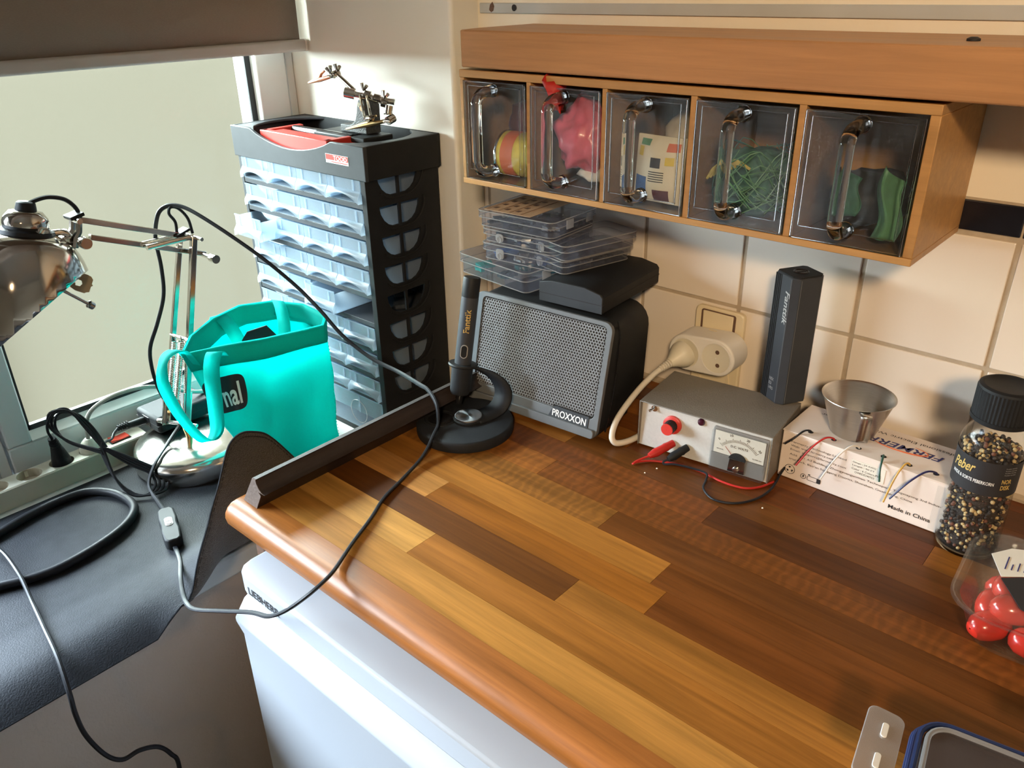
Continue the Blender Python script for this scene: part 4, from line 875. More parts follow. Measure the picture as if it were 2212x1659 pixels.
obj('strap', ribbon([(-.257,-.372,.948),(-.257,-.372,.968),(-.240,-.365,.955),(-.232,-.355,.920),(-.228,-.350,.89)], [(.2,1,0),(.2,1,0),(.2,1,0)]).off(go), M['teal'], bg_, solid=.0014, smooth=60)
# black print on the front: rounded patch with the visible letters
def onbag(px, py, off):     # print coordinates (m): x along the rim, y up from the base
    return bagpt((1.05 + px/.075)/NR, py/.2355, off)
_pv = [(u*.094, v*.064) for u,v in []]
pm = MB()
def ppt(u, v):              # rounded-rectangle patch, mapped from a disc grid so its outline is round-cornered
    a_ = 2*u-1; b_ = 2*v-1; k = 1.0/max(1.0, (abs(a_)**5+abs(b_)**5)**.2)
    x = .5+.5*a_*k; y = .5+.5*b_*k
    return onbag(-.080+.100*x+.004*y, .118+.064*y+.006*x, .0022)
pm.grid(ppt, 22, 16)
pa = obj('print_patch', pm.off(go), M['ink'], bg_, smooth=60)
tm = text_me('nal', 1, True); bb = fitM(tm,.047,.040); bm_ = MB(); bm_.mesh(tm, bb)
bm_.v = [onbag(-.037+v[0], .130+v[1]+.10*v[0], .0034) for v in bm_.v]
obj('print_letters', bm_.off(go), M['whiteink'], pa, smooth=0)
bx = thing('dark_card', 'black folded card sticking out of the tote bag', 'card', (-.185,-.345,.735))
obj('card_sheet', MB().prism([(-.030,0),(.030,0),(.030,.195),(.012,.218),(-.020,.210),(-.030,.196)], .004, axisM((0,0,0),(.75,-.6,.1),(.6,.8,0))), M['blackmat'], bx, bevel=.0008)
# ------------------------------------------------------------------ screwdriver stand and screwdriver
sd = thing('screwdriver_stand', 'round black desk stand with a curved arm and silver button', 'stand', (.233,-.296,.900))
obj('stand_base', MB().lathe([(.063,0),(.066,.001),(.0665,.003),(.0665,.0125),(.0655,.0145),(.063,.0155),(.0005,.0155)], 64, cap1=False), M['blackmat'], sd, smooth=50)
ring = MB().lathe([(.0205,.0157),(.0215,.0166),(.0228,.0166),(.0235,.0157)], 40, MM((-.0275,-.020,0)), False, False).lathe([(.0165,.0157),(.0172,.0162),(.0180,.0162),(.0185,.0157)], 40, MM((-.0275,-.020,0)), False, False)
obj('base_ring', ring, M['black'], sd)
obj('base_well', MB().lathe([(.0163,.0157),(.0001,.0157)], 32, MM((-.0275,-.020,0)), False, False), M['blackgloss'], sd)
M['spun'] = mat('spun_aluminium', (.55,.57,.60), .30, 1, var=.15, vs=6, aniso=.9)
obj('button_rim', MB().lathe([(.0215,.0155),(.0215,.0185),(.020,.0195)], 40, MM((.003,.004,0))), M['black'], sd)
obj('silver_button', MB().lathe([(.0190,.0195),(.0186,.0215),(.0170,.0222),(.0005,.0208)], 48, MM((.003,.004,0)), False, False), M['spun'], sd, smooth=30)
# curved band rising from the back of the base to the holder
bpts = [(.010,.008,.0170),(.016,.028,.0175),(.020,.045,.022),(.0215,.0545,.034),(.020,.0560,.048),(.013,.0520,.062),(-.001,.0450,.0715),(-.018,.038,.0755)]
P = spline(bpts, 6); vs = []; fs = []
for i, p in enumerate(P):
    k = i/(len(P)-1); wd = Vector((.85,-.25+.6*k,0)).normalized()*(.0170-.005*k); vs += [p-wd, p+wd]
for i in range(len(P)-1): fs.append((2*i,2*i+1,2*i+3,2*i+2))
obj('curved_arm', MB().add(vs, fs), M['blackmat'], sd, smooth=70, solid=.0030)
PB = Vector((.1995,-.2720,.9300)); PT = Vector((.2000,-.2370,1.0975)); PD = (PT-PB).normalized()
S0 = Vector(sd.location)
HM = axisM(PB-S0, PD, (1,0,0))
obj('holder_cup', MB().lathe([(.0060,.003),(.0125,.005),(.0142,.010),(.0150,.044),(.0150,.046),(.0132,.046)], 32, HM), M['blackmat'], sd)
obj('holder_ring', MB().lathe([(.0135,.0455),(.0195,.0455),(.0205,.0475),(.0195,.0495),(.0135,.0495)], 36, HM), M['black'], sd)
sv = thing('electric_screwdriver', 'slim black electric screwdriver standing in the round stand', 'screwdriver', tuple(PB+PD*.047))
VM = axisM((0,0,0), PD, (math.cos(.73),math.sin(.73),0))
obj('handle_body', MB().lathe([(.0100,-.030),(.0118,0),(.0118,.095),(.0116,.0965)], 36, VM), M['charcoal'], sv, smooth=50)
obj('end_cap', MB().lathe([(.0116,.0965),(.0118,.0975),(.0119,.1215),(.0110,.1235),(.0005,.1240)], 36, VM, cap1=False), M['black'], sv, smooth=50)
obj('bit_tip', MB().lathe([(.0048,-.057),(.0055,-.048),(.0058,-.032),(.009,-.028)], 16, VM), M['blackgloss'], sv)
fd = -(VM.to_3x3() @ Vector((0,1,0)))
bt = MB(); bt.prism(rrect(.0100,.0190,.0049,6), .0006, axisM(Vector(VM @ Vector((0,-.0119,.022))), fd, VM.to_3x3() @ Vector((1,0,0))))
bn = obj('button_rim', bt, M['greyink'], sv)
obj('power_button', MB().prism(rrect(.0078,.0168,.0038,6), .0012, axisM(Vector(VM @ Vector((0,-.0119,.022))), fd, VM.to_3x3() @ Vector((1,0,0)))), M['blackgloss'], sv)
tm = text_me('Fanttik', 1, True)
tmb = MB().mesh(tm, fitM(tm,.033,.0085))
tmb.v = [VM @ Vector(((.0122)*math.sin((v[1]-.0042)/.0122)*-1, -.0122*math.cos((v[1]-.0042)/.0122), .048+v[0])) for v in tmb.v]
obj('brand_lettering', tmb, M['goldink'], sv, smooth=0)

# ------------------------------------------------------------------ grey-fronted machine with a perforated panel
px_ = thing('perforated_machine', 'black bench machine with a leaning grey perforated front panel', 'machine', (.283,-.222,.900), rz=math.radians(4))
PWD, PHT, LEAN = .224, .158, math.radians(13)
FMX = Matrix.Translation((0,0,.006)) @ Matrix.Rotation(-LEAN+PI/2,4,'X')      # panel frame: x right, y up the panel, z out of it
FMX = Matrix.Translation((0,0,.006)) @ Matrix.Rotation(PI/2-LEAN,4,'X')
def loft(levels):
    m_ = MB(); n = len(levels[0]); vs = [v for l in levels for v in l]
    fs = [tuple(range(n-1,-1,-1)), tuple((len(levels)-1)*n+i for i in range(n))]
    for a in range(len(levels)-1):
        for i in range(n): j = (i+1)%n; fs.append((a*n+i,a*n+j,(a+1)*n+j,(a+1)*n+i))
    return m_.add(vs, fs)
rr = rrect(PWD,PHT,.012,5,0,PHT/2)
lv = [[FMX @ Vector((x,y,-.004)) for x,y in rr]]
for y_, sx, z0, z1, r in ((.030,.226,.004,.158,.020),(.075,.226,.004,.160,.026),(.120,.222,.006,.158,.030),(.135,.205,.014,.148,.026)):
    q = rrect(sx, z1-z0, r, 5, 0, (z0+z1)/2); lv.append([Vector((x,y_+.012*(z/.16),z)) for x,z in q])
obj('housing', loft(lv), M['black'], px_, smooth=40)
fo = rrect(PWD,PHT,.012,5,0,PHT/2)
# grey frame round the mesh
inner = (PWD-.020, PHT-.032)
fr_ = MB(); o_ = rrect(PWD,PHT,.012,5,0,PHT/2); i_ = rrect(inner[0],inner[1],.007,5,.002,PHT/2+.010)
n = len(o_); vs = [FMX @ Vector((x,y,.002)) for x,y in o_]+[FMX @ Vector((x,y,.002)) for x,y in i_]+[FMX @ Vector((x,y,-.004)) for x,y in o_]+[FMX @ Vector((x,y,-.004)) for x,y in i_]
fs = []
for k in range(n): j = (k+1)%n; fs += [(k,j,n+j,n+k),(2*n+k,2*n+j,j,k),(n+k,n+j,3*n+j,3*n+k)]
obj('panel_frame', fr_.add(vs, fs), M['greyplastic'], px_, bevel=.0008)
# perforated sheet: hexagonal cells with real holes
ps_ = MB(); a = .00250; hx = a*math.sqrt(3)
x0, x1, y0, y1 = -inner[0]/2+.002, inner[0]/2+.002, PHT/2+.010-inner[1]/2, PHT/2+.010+inner[1]/2
row = 0; y = y0+a
while y < y1-a*.6:
    x = x0+hx/2+(hx/2 if row%2 else 0)
    while x < x1-hx*.45:
        if not (x > .040 and y < .030):
            vs = []
            for k in range(6): ang = PI/6+PI/3*k; vs.append(FMX @ Vector((x+a*math.cos(ang), y+a*math.sin(ang), .0003)))
            for k in range(6): ang = PI/6+PI/3*k; vs.append(FMX @ Vector((x+a*.66*math.cos(ang), y+a*.66*math.sin(ang), .0003)))
            for k in range(6): ang = PI/6+PI/3*k; vs.append(FMX @ Vector((x+a*.66*math.cos(ang), y+a*.66*math.sin(ang), -.0010)))
            ps_.add(vs, [(k,(k+1)%6,6+(k+1)%6,6+k) for k in range(6)]+[(6+k,6+(k+1)%6,12+(k+1)%6,12+k) for k in range(6)])
        x += hx
    y += a*1.5; row += 1
obj('perforated_sheet', ps_, M['mesh'], px_, smooth=0, kind='stuff')
bk = MB(); bk.add([FMX @ Vector(p) for p in ((x0-.004,y0-.004,-.0032),(x1+.004,y0-.004,-.0032),(x1+.004,y1+.004,-.0032),(x0-.004,y1+.004,-.0032))], [(0,1,2,3)])
obj('mesh_backing', bk, M['ink'], px_, smooth=0)
obj('lower_lip', MB().prism(rrect(PWD-.004,.012,.004,4,0,.0075), .006, FMX @ Matrix.Translation((0,0,.0015))), M['greyplastic'], px_, bevel=.001)
obj('brand_plate', MB().prism([(.034,.0125),(.098,.0125),(.098,.0290),(.044,.0290),(.040,.0270)], .0016, FMX @ Matrix.Translation((0,0,.0012))), M['charcoal'], px_, bevel=.0004)
tm = text_me('PROXXON', 1, True)
obj('brand_lettering', MB().mesh(tm, FMX @ Matrix.Translation((.0405,.0150,.0031)) @ fitM(tm,.054,.0100)), M['whiteink'], px_, smooth=0)
for x in (-.09,.09): obj('rubber_foot', MB().box((x-.012,.02,-.0002),(x+.012,.10,.007)), M['black'], px_, bevel=.001)
obj('side_seam', MB().tube(spline([(.1135,.020,.010),(.1137,.036,.060),(.1137,.048,.130),(.108,.052,.157)],5), .0012, 6), M['blackgloss'], px_)

# ------------------------------------------------------------------ black case on top
TOPZ = 1.0615
bk_ = thing('black_hard_case', 'small black hard case with an angled lid lying on the machine', 'case', (.3085,-.093,TOPZ), rz=math.radians(4.5))
cp = [(-.050,0),(.050,0),(.050,.022),(.046,.0265),(.022,.0315),(-.030,.0310),(-.050,.0265)]
XM = Matrix(((1,0,0,0),(0,0,1,-.077),(0,1,0,0),(0,0,0,1)))
obj('case_body', MB().prism(cp, .154, XM), M['black'], bk_, bevel=.0016)
obj('case_end', MB().prism([(x*.99,z*.99+.0002) for x,z in cp], .0012, Matrix(((1,0,0,0),(0,0,1,-.0785),(0,1,0,0),(0,0,0,1)))), M['charcoal'], bk_, bevel=.0005)
obj('lid_seam', MB().box((-.0503,-.0788,.0118),(.0503,.0772,.0126)), M['ink'], bk_, smooth=0)

# ------------------------------------------------------------------ clear organiser boxes
def organiser(name, label, loc, rz, w_, d_, h_, cols, rows, fill, seed, paper=False, latch=True):
    t = thing(name, label, 'box', loc, rz, 'clear organiser boxes'); rnd = random.Random(seed)
    hb = h_*.62; th = .0012
    b = MB(); q = rrect(w_-.006,d_-.006,.009,4); n = len(q)
    b.add([(x,y,th) for x,y in q],[tuple(range(n))])
    vs = [Vector((x,y,th)) for x,y in q]+[Vector((x,y,hb)) for x,y in q]; fs = []
    for i in range(n): j = (i+1)%n; fs += [(i,j,n+j,n+i)]
    b.add(vs, fs); obj('tray', b, M['clearbox'], t)
    obj('tray_edge', MB().tube([(x,y,.0006) for x,y in q], .0007, 5, closed=True), M['milky'], t)
    dv = MB()
    for k in range(1,cols): x = -w_/2+w_*k/cols; dv.add([(x,-d_/2+.005,th),(x,d_/2-.005,th),(x,d_/2-.005,hb-.001),(x,-d_/2+.005,hb-.001)],[(0,1,2,3)])
    for k in range(1,rows): y = -d_/2+d_*k/rows; dv.add([(-w_/2+.005,y,th),(w_/2-.005,y,th),(w_/2-.005,y,hb-.001),(-w_/2+.005,y,hb-.001)],[(0,1,2,3)])
    obj('dividers', dv, M['clearbox'], t, smooth=0)
    l = MB(); q = rrect(w_,d_,.010,4); n = len(q); z0, z1 = h_*.58, h_
    l.add([(x,y,z1) for x,y in q],[tuple(range(n))])
    vs = [Vector((x,y,z0)) for x,y in q]+[Vector((x,y,z1-th)) for x,y in q]; fs = []
    for i in range(n): j = (i+1)%n; fs += [(i,j,n+j,n+i)]
    l.add(vs, fs); lid = obj('lid', l, M['clearbox'], t)
    obj('lid_edge', MB().tube([(x,y,z1-.0006) for x,y in q], .0008, 5, closed=True).tube([(x,y,z0) for x,y in q], .0007, 5, closed=True), M['milky'], lid)
    if latch:
        for x in (-w_*.22,):
            obj('latch', MB().prism(rrect(.013,h_*.62,.004,4), .0016, axisM((x,-d_/2-.0004,h_*.48),(0,-1,0),(1,0,0))).tube([(x+.0035*math.cos(a),-d_/2-.0024,h_*.36+.0045*math.sin(a)) for a in [2*PI*i/14 for i in range(14)]], .0008, 5, closed=True), M['milky'], lid)
    else:
        for y in (-d_*.15, d_*.28): obj('latch', MB().box((w_/2,y-.008,h_*.35),(w_/2+.002,y+.008,h_*.92)), M['milky'], lid, bevel=.0006)
    if paper:
        pl = obj('index_card', MB().box((-w_/2+.008,-d_/2+.008,h_),(w_/2-.045,d_/2-.006,h_+.0004)), M['kraft'], lid, smooth=0)
        pm = MB()
        for r in range(4):
            for c in range(3):
                pm.box((-w_/2+.016+.020*c,-d_/2+.020+.021*r,h_+.0004),(-w_/2+.016+.020*c+.006,-d_/2+.020+.021*r+.008,h_+.0007))
        for r in range(4): pm.box((-w_/2+.012+.020*r,-d_/2+.012,h_+.0004),(-w_/2+.0125+.020*r,d_/2-.010,h_+.0007))
        obj('card_print', pm, M['brownpanel'], pl, smooth=0)
    for c in range(cols):
        for r in range(rows):
            m_ = fill[(c+r*2) % len(fill)]
            if m_ is None: continue
            g = MB(); cx = -w_/2+w_*(c+.5)/cols; cy = -d_/2+d_*(r+.5)/rows
            for k in range(7):
                s_ = (rnd.uniform(.12,.3)*w_/cols, rnd.uniform(.1,.35)*d_/rows, hb*rnd.uniform(.15,.4))
                g.obox((cx+rnd.uniform(-.25,.25)*w_/cols, cy+rnd.uniform(-.28,.28)*d_/rows, th+s_[2]*.6+.001), s_, Matrix.Rotation(rnd.uniform(0,3),3,'Z'))
            obj('small_parts', g, M[m_], t, smooth=0, kind='stuff')
    return t
Z0 = 1.0618
organiser('organiser_box', 'large clear box with teal items, lowest of the left stack', (.172,-.110,Z0), math.radians(-6), .148, .112, .030, 3, 2, ['greenbox','greybits',None,'greenbox'], 1, latch=False)
organiser('organiser_box', 'clear box of blue parts, second from bottom in the left stack', (.200,-.100,Z0+.0306), math.radians(5), .128, .105, .0240, 3, 2, ['bluebits','silverbits','bluebits'], 2)
organiser('organiser_box', 'shallow clear box of dark parts, second from top of the left stack', (.197,-.096,Z0+.0552), math.radians(4), .126, .106, .0185, 3, 2, ['greybits','silverbits','greybits'], 3)
organiser('organiser_box', 'clear box with a printed index card, topmost of the left stack', (.191,-.090,Z0+.0743), math.radians(3), .136, .112, .0230, 3, 2, ['greybits','greybits','silverbits'], 4, paper=True, latch=False)
CT = TOPZ + .0320
organiser('organiser_box', 'clear box of dark metal parts, lower of the right stack', (.268,-.082,CT), math.radians(-14), .072, .126, .0190, 1, 5, ['greybits','silverbits','greybits'], 5)
organiser('organiser_box', 'clear box with an amber tinted lid, upper of the right stack', (.272,-.080,CT+.0195), math.radians(-14), .072, .132, .0215, 1, 5, [None,'silverbits',None,'greybits'], 6)
# ------------------------------------------------------------------ wall outlet with switch, splitter, white plug
wo = thing('wall_outlet', 'cream wall switch and socket plate on the tiles', 'wall outlet', (.451,-.0016,.972))
obj('cover_frame', MB().prism(rrect(.074,.142,.008,4), .009, axisM((0,0,0),(0,-1,0),(1,0,0))), M['outlet'], wo, bevel=.002)
obj('switch_well', MB().prism(rrect(.052,.050,.003,3,-.001,.042), .0010, axisM((0,-.009,0),(0,-1,0),(1,0,0))), M['brownpanel'], wo)
obj('switch_rocker', MB().prism([(-.0235,0),(.0235,0),(.0235,.0028),(0,.0018),(-.0235,.0042)], .046, Matrix(((0,0,1,-.024),(0,-1,0,-.009),(1,0,0,.042),(0,0,0,1)))), M['outlet'], wo, bevel=.001)
obj('socket_insert', MB().lathe([(.024,0),(.024,.0015),(.021,.0015),(.020,-.004),(.001,-.004)], 32, axisM((0,-.0088,-.032),(0,-1,0))), M['outlet'], wo)
sp2 = thing('socket_splitter', 'white double socket splitter plugged into the wall outlet', 'adapter', (.450,-.0125,.9885))
SM2 = axisM((0,0,0),(0,-1,0),(math.cos(.10),0,math.sin(.10)))
obj('splitter_body', MB().prism(rrect(.100,.053,.0264,10), .041, SM2), M['adapterwhite'], sp2, bevel=.004, seg=3)
for sx in (-.0235,.0235):
    s_ = obj('socket_well', MB().lathe([(.0212,.0012),(.0222,.0012),(.0222,.0004),(.0212,.0)], 36, SM2 @ Matrix.Translation((sx,0,.041)), False, False), M['adapterwhite'], sp2)
    obj('socket_face', MB().lathe([(.0208,.0008),(.0195,.0004),(.001,.0004)], 32, SM2 @ Matrix.Translation((sx,0,.0407)), False, False), M['socket'], s_)
    if sx > 0:
        for q in (-1,1): obj('pin_hole', MB().lathe([(.0030,.0012),(.0001,.0012)], 14, SM2 @ Matrix.Translation((sx+.003,q*.0095,.0410)), False, False), M['brownpanel'], s_)
obj('maker_mark', MB().box((-.006,-.012,.0268),(.006,-.009,.0272)), M['outlet'], sp2, smooth=0)

# ------------------------------------------------------------------ bench power supply
pu = thing('bench_power_supply', 'grey metal bench power supply with a needle meter', 'power supply', (.5245,-.172,.900), rz=math.radians(6.6))
PW, PD_, PH = .174, .105, .0660
obj('rubber_feet', MB().box((-.075,.012,0),(-.06,.025,.003)).box((.06,.012,0),(.075,.025,.003)).box((-.075,.08,0),(-.06,.095,.003)).box((.06,.08,0),(.075,.095,.003)), M['black'], pu)
z0, z1 = .0028, PH+.0012
obj('case_cover', MB().box((-PW/2,0,z1-.0014),(PW/2,PD_,z1)).box((-PW/2,0,z0),(-PW/2+.0014,PD_,z1-.0014)).box((PW/2-.0014,0,z0),(PW/2,PD_,z1-.0014)).box((-PW/2,PD_-.0014,z0),(PW/2,PD_,z1)), M['psu'], pu, bevel=.0006)
FL_ = math.radians(7)
FP = Matrix.Translation((0,.0035,z0)) @ Matrix.Rotation(PI/2-FL_*.45,4,'X')
obj('front_panel', MB().prism([(-PW/2+.0016,0),(PW/2-.0016,0),(PW/2-.0016,PH-.003),(-PW/2+.0016,PH-.003)], .0014, FP @ Matrix.Translation((0,0,-.0014))), M['psufront'], pu)
obj('case_floor', MB().box((-PW/2+.0014,.003,z0),(PW/2-.0014,PD_-.0014,z0+.0014)), M['psufront'], pu)
def onp(x, y, z=0): return FP @ Vector((x,y,z))
fn = FP.to_3x3() @ Vector((0,0,1))
def FPL(x, y, z=0): return FP @ Matrix.Translation((x,y,z))
obj('toggle_switch', MB().lathe([(.0042,0),(.0042,.0018),(.003,.0018)], 14, FPL(-.068,.056)).tube([onp(-.068,.056,.001), onp(-.0715,.0545,.0085)], [.0012,.0018], 8), M['chrome'], pu)
k_ = obj('control_knob', MB().lathe([(.0122,0),(.0122,.0035),(.0108,.0045)], 28, FPL(-.0415,.0405)), M['red'], pu)
kp = []
for i in range(40): a = 2*PI*i/40; r = .0082 if i%2 else .0077; kp.append((r*math.cos(a), r*math.sin(a)))
obj('knob_grip', MB().prism(kp, .0135, FPL(-.0415,.0405,.0045)), M['black'], k_)
obj('knob_cap', MB().lathe([(.0079,.018),(.0076,.0192),(.0005,.0194)], 28, FPL(-.0415,.0405), cap1=False), M['red'], k_)
obj('indicator_led', MB().lathe([(.0048,0),(.0048,.0012),(.0038,.0030),(.0010,.0040)], 18, FPL(-.0045,.0550)), M['darkred'], pu)
# meter
me_ = obj('meter_case', MB().prism(rrect(.069,.0555,.002,3,.0480,.0290), .0040, FPL(0,0,0)), M['milky'], pu, bevel=.0006)
obj('meter_scale', MB().prism([(.0165,.0235),(.0795,.0235),(.0795,.0530),(.0165,.0530)], .0006, FPL(0,0,.0042)), M['paper'], me_, smooth=0)
sc_ = MB(); pc_ = (.0480,.0165)
for i in range(31):
    a = math.radians(140-100*i/30); r0, r1 = .0268, .0268+(.0034 if i%5 else .0052)
    p0 = FPL(0,0,.0050) @ Vector((pc_[0]+r0*math.cos(a), pc_[1]+r0*math.sin(a), 0)); p1 = FPL(0,0,.0050) @ Vector((pc_[0]+r1*math.cos(a), pc_[1]+r1*math.sin(a), 0))
    sc_.tube([p0,p1], .00022, 4)
obj('scale_ticks', sc_, M['ink'], me_, smooth=0)
def ptext(txt, x, y, w_, m, parent, base, h_=None, bold=True, rot=0, name='lettering', shear=0):
    t_ = text_me(txt, 1, bold, shear); return obj(name, MB().mesh(t_, base @ Matrix.Translation((x,y,0)) @ Matrix.Rotation(rot,4,'Z') @ fitM(t_,w_,h_)), M[m], parent, smooth=0)
SB = FPL(0,0,.0051)
ptext('D.C. VOLTS', .0375,.0355,.0215,'ink',me_,SB,.0030)
ptext('0', .0225,.0405,.0020,'ink',me_,SB,.0030,rot=.7); ptext('10', .0355,.0490,.0040,'ink',me_,SB,.0030,rot=.25); ptext('20', .0555,.0490,.0042,'ink',me_,SB,.0030,rot=-.25); ptext('30', .0710,.0405,.0042,'ink',me_,SB,.0030,rot=-.8)
ptext('MODEL', .0205,.0285,.0090,'ink',me_,SB,.0013); ptext('CLASS 2.5', .0655,.0272,.0110,'ink',me_,SB,.0015)
n0 = FPL(0,0,.0056) @ Vector((pc_[0]-.003,pc_[1]+.004,0)); n1 = FPL(0,0,.0056) @ Vector((pc_[0]+.0250*math.cos(math.radians(133)),pc_[1]+.0250*math.sin(math.radians(133)),0))
obj('needle', MB().tube([n0,n1], [.0005,.00025], 5), M['wirered'], me_)
obj('meter_lower', MB().prism([(.0140,.0025),(.0820,.0025),(.0820,.0228),(.0140,.0228)], .0020, FPL(0,0,.0040)), M['milky'], me_, bevel=.0004)
hb = []
for i in range(13): a = PI*i/12; hb.append((pc_[0]+.0105*math.cos(a), .0215+.0080*math.sin(a)))
obj('pivot_cover', MB().prism(hb, .0032, FPL(0,0,.0044)), M['black'], me_)
obj('pivot_block', MB().prism([(pc_[0]-.0105,.0040),(pc_[0]+.0105,.0040),(pc_[0]+.0100,.0215),(pc_[0]-.0095,.0215)], .0018, FPL(0,0,.0058)), M['chromedark'], me_, bevel=.0004)
obj('zero_screw', MB().lathe([(.0040,0),(.0040,.0014),(.003,.0020),(.0005,.0020)], 18, FPL(pc_[0],.0085,.0076)), M['chrome'], me_)
obj('meter_glass', MB().prism(rrect(.0675,.0545,.002,3,.0480,.0290), .0045, FPL(0,0,.0068)), M['clear'], me_, bevel=.0008)
# power cord of the supply: white plug in the splitter, white cable round to the back
wp = thing('white_power_cord', 'white mains plug and cable running from the splitter behind the power supply', 'cable', (.4265,-.055,.986))
wo_ = Vector(wp.location); Wl = lambda *p: Vector(p)-wo_
obj('plug', MB().lathe([(.0190,0),(.0190,.006),(.0165,.012),(.0100,.022),(.0062,.030)], 28, axisM(Wl(.4265,-.0552,.986),(-.20,-.95,-.22))), M['socket'], wp, smooth=50)
sr = MB()
for k in range(5): sr.lathe([(.0058-.0003*k,0),(.0062-.0003*k,.0012),(.0058-.0003*k,.0026)], 14, axisM(Wl(.4205-.0010*k,-.0838-.0034*k,.9790-.0010*k),(-.26,-.92,-.28)))
obj('strain_relief', sr, M['whitecable'], wp)
obj('cable', MB().tube(spline([Wl(*p) for p in [(.4185,-.090,.9775),(.413,-.108,.970),(.409,-.135,.958),(.408,-.165,.944),(.409,-.190,.930),(.412,-.203,.915),(.417,-.203,.9062),(.424,-.193,.9045),(.430,-.170,.9045),(.431,-.12,.9045),(.432,-.06,.9045)]],7), .0042, 10), M['whitecable'], wp, smooth=180)
# test leads
def lead(name, label, m, wm, x, tip, path):
    t = thing(name, label, 'test lead', tuple(pu.matrix_basis @ onp(x,.0155,.001)))
    o_ = Vector(t.location); root = Vector(t.location); d = Vector(tip)-root
    b = MB().tube([root, root+d*.25, root+d*.32, root+d*.40, root+d*.75, root+d], [.0048,.0052,.0058,.0052,.0058,.0036], 14)
    obj('banana_plug', b.off(o_), m, t)
    obj('lead_wire', MB().tube(spline([root+d]+[Vector(p) for p in path],7), .0014, 8).off(o_), wm, t)
pu.rotation_euler = (0,0,math.radians(6.6)); bpy.context.view_layer.update()
pu_m = Matrix.Translation(pu.location) @ Matrix.Rotation(math.radians(6.6),4,'Z')
class _PM:  # same transform as the supply, for the leads
    pass
def lead2(name, label, m, wm, x, tip, path):
    root = pu_m @ onp(x,.0150,.0005); t = thing(name, label, 'test lead', tuple(root)); d = Vector(tip)-root
    b = MB().tube([Vector((0,0,0)), d*.25, d*.32, d*.40, d*.75, d], [.0048,.0052,.0058,.0052,.0058,.0036], 14)
    obj('banana_plug', b, m, t)
    obj('lead_wire', MB().tube(spline([d*.98]+[Vector(p)-root for p in path],7), .0014, 8), wm, t)
lead2('red_test_lead', 'red banana plug and red wire on the power supply', M['wirered'], M['wirered'], -.038, (.472,-.206,.9085),
      [(.464,-.219,.9050),(.461,-.226,.9022),(.464,-.217,.9022),(.478,-.202,.9016),(.505,-.190,.9016),(.535,-.186,.9016),(.566,-.190,.9016),(.592,-.186,.9016),(.606,-.172,.9016),(.614,-.150,.9016)])
lead2('black_test_lead', 'black banana plug and black wire on the power supply', M['black'], M['cable'], -.0185, (.494,-.196,.9075),
      [(.490,-.2005,.9045),(.4925,-.2010,.9020),(.505,-.196,.9045),(.530,-.190,.9046),(.545,-.190,.9042),(.550,-.200,.9016),(.557,-.218,.9016),(.577,-.230,.9016),(.600,-.221,.9016),(.615,-.196,.9016),(.619,-.166,.9022),(.6175,-.140,.910),(.6165,-.120,.9150)])

# ------------------------------------------------------------------ dark aluminium tool case standing on the supply
nx = thing('tool_case_upright', 'tall dark grey ribbed tool case standing upright on the power supply', 'tool case', (.5735,-.0570,.9676), rz=math.radians(-30))
w2, d2, h2 = .040, .042, .166
prf = [(-w2/2,-d2/2+.003),(-w2/2+.003,-d2/2),(w2/2-.007,-d2/2),(w2/2,-d2/2+.007),(w2/2,d2/2-.005),(w2/2-.005,d2/2),(-w2/2+.004,d2/2),(-w2/2,d2/2-.004)]
obj('case_shell', MB().prism(prf, h2), M['charcoal'], nx, bevel=.0010)
obj('bevel_strip', MB().prism([(w2/2-.0085,-d2/2-.0004),(w2/2+.0004,-d2/2+.0085),(w2/2-.0006,-d2/2+.0085),(w2/2-.0085,-d2/2+.0006)], h2-.004, z0=.002), M['greyplastic'], nx)
for k in range(4): obj('rib', MB().box((-w2/2+.002+.0032*k,-d2/2-.0007,.001),(-w2/2+.0036+.0032*k,-d2/2+.0005,h2-.001)), M['black'], nx, smooth=0)
obj('top_cap', MB().prism([(x*.96,y*.96) for x,y in prf], .002, z0=h2-.0002), M['black'], nx, bevel=.0005)
obj('top_button', MB().lathe([(.0095,0),(.0095,.0006),(.0080,.0012),(.0072,.0004),(.0005,.0004)], 28, MM((0,0,h2+.0016)), cap1=False), M['blackgloss'], nx)
obj('top_slot', MB().box((-.0012,-.006,h2+.0021),(.0012,.006,h2+.0026)), M['ink'], nx)
TB = axisM((0,-d2/2-.0008,0),(0,-1,0),(1,0,0))
ptext('Fanttik', .0045,h2-.018,.042,'greyink',nx,TB,.0085,rot=-PI/2,shear=.2,name='brand_lettering')
for i, s_ in enumerate(('NEX','E3','1-PRO')): ptext(s_, -.0035,.028-.0062*i,[.0085,.005,.009][i],'greyink',nx,TB,.0042,name='model_lettering')

# ------------------------------------------------------------------ wire dispenser box
wbx = thing('wire_dispenser_box', 'white cardboard box with six coloured wires coming out of its lid', 'box', (.704,-.090,.900), rz=math.radians(-.5))
BW, BD, BH = .190, .080, .0635
obj('box_shell', MB().box((-BW/2,-BD/2,.0003),(BW/2,BD/2,BH)), M['card'], wbx, bevel=.0012)
obj('lid_flap', MB().box((-BW/2-.0008,-BD/2-.0006,BH-.0002),(BW/2+.0008,BD/2+.0005,BH+.0010)), M['card'], wbx, bevel=.0006)
obj('kraft_edge', MB().box((-BW/2-.0006,-BD/2+.002,.002),(-BW/2+.0002,BD/2-.002,BH-.001)), M['kraft'], wbx, smooth=0)
obj('tape_seal', MB().box((BW/2-.014,-BD/2-.0005,.004),(BW/2+.0004,-BD/2+.0003,BH-.004)), M['clear'], wbx, smooth=0)
FB = axisM((-BW/2,-BD/2-.0004,0),(0,-1,0),(1,0,0))
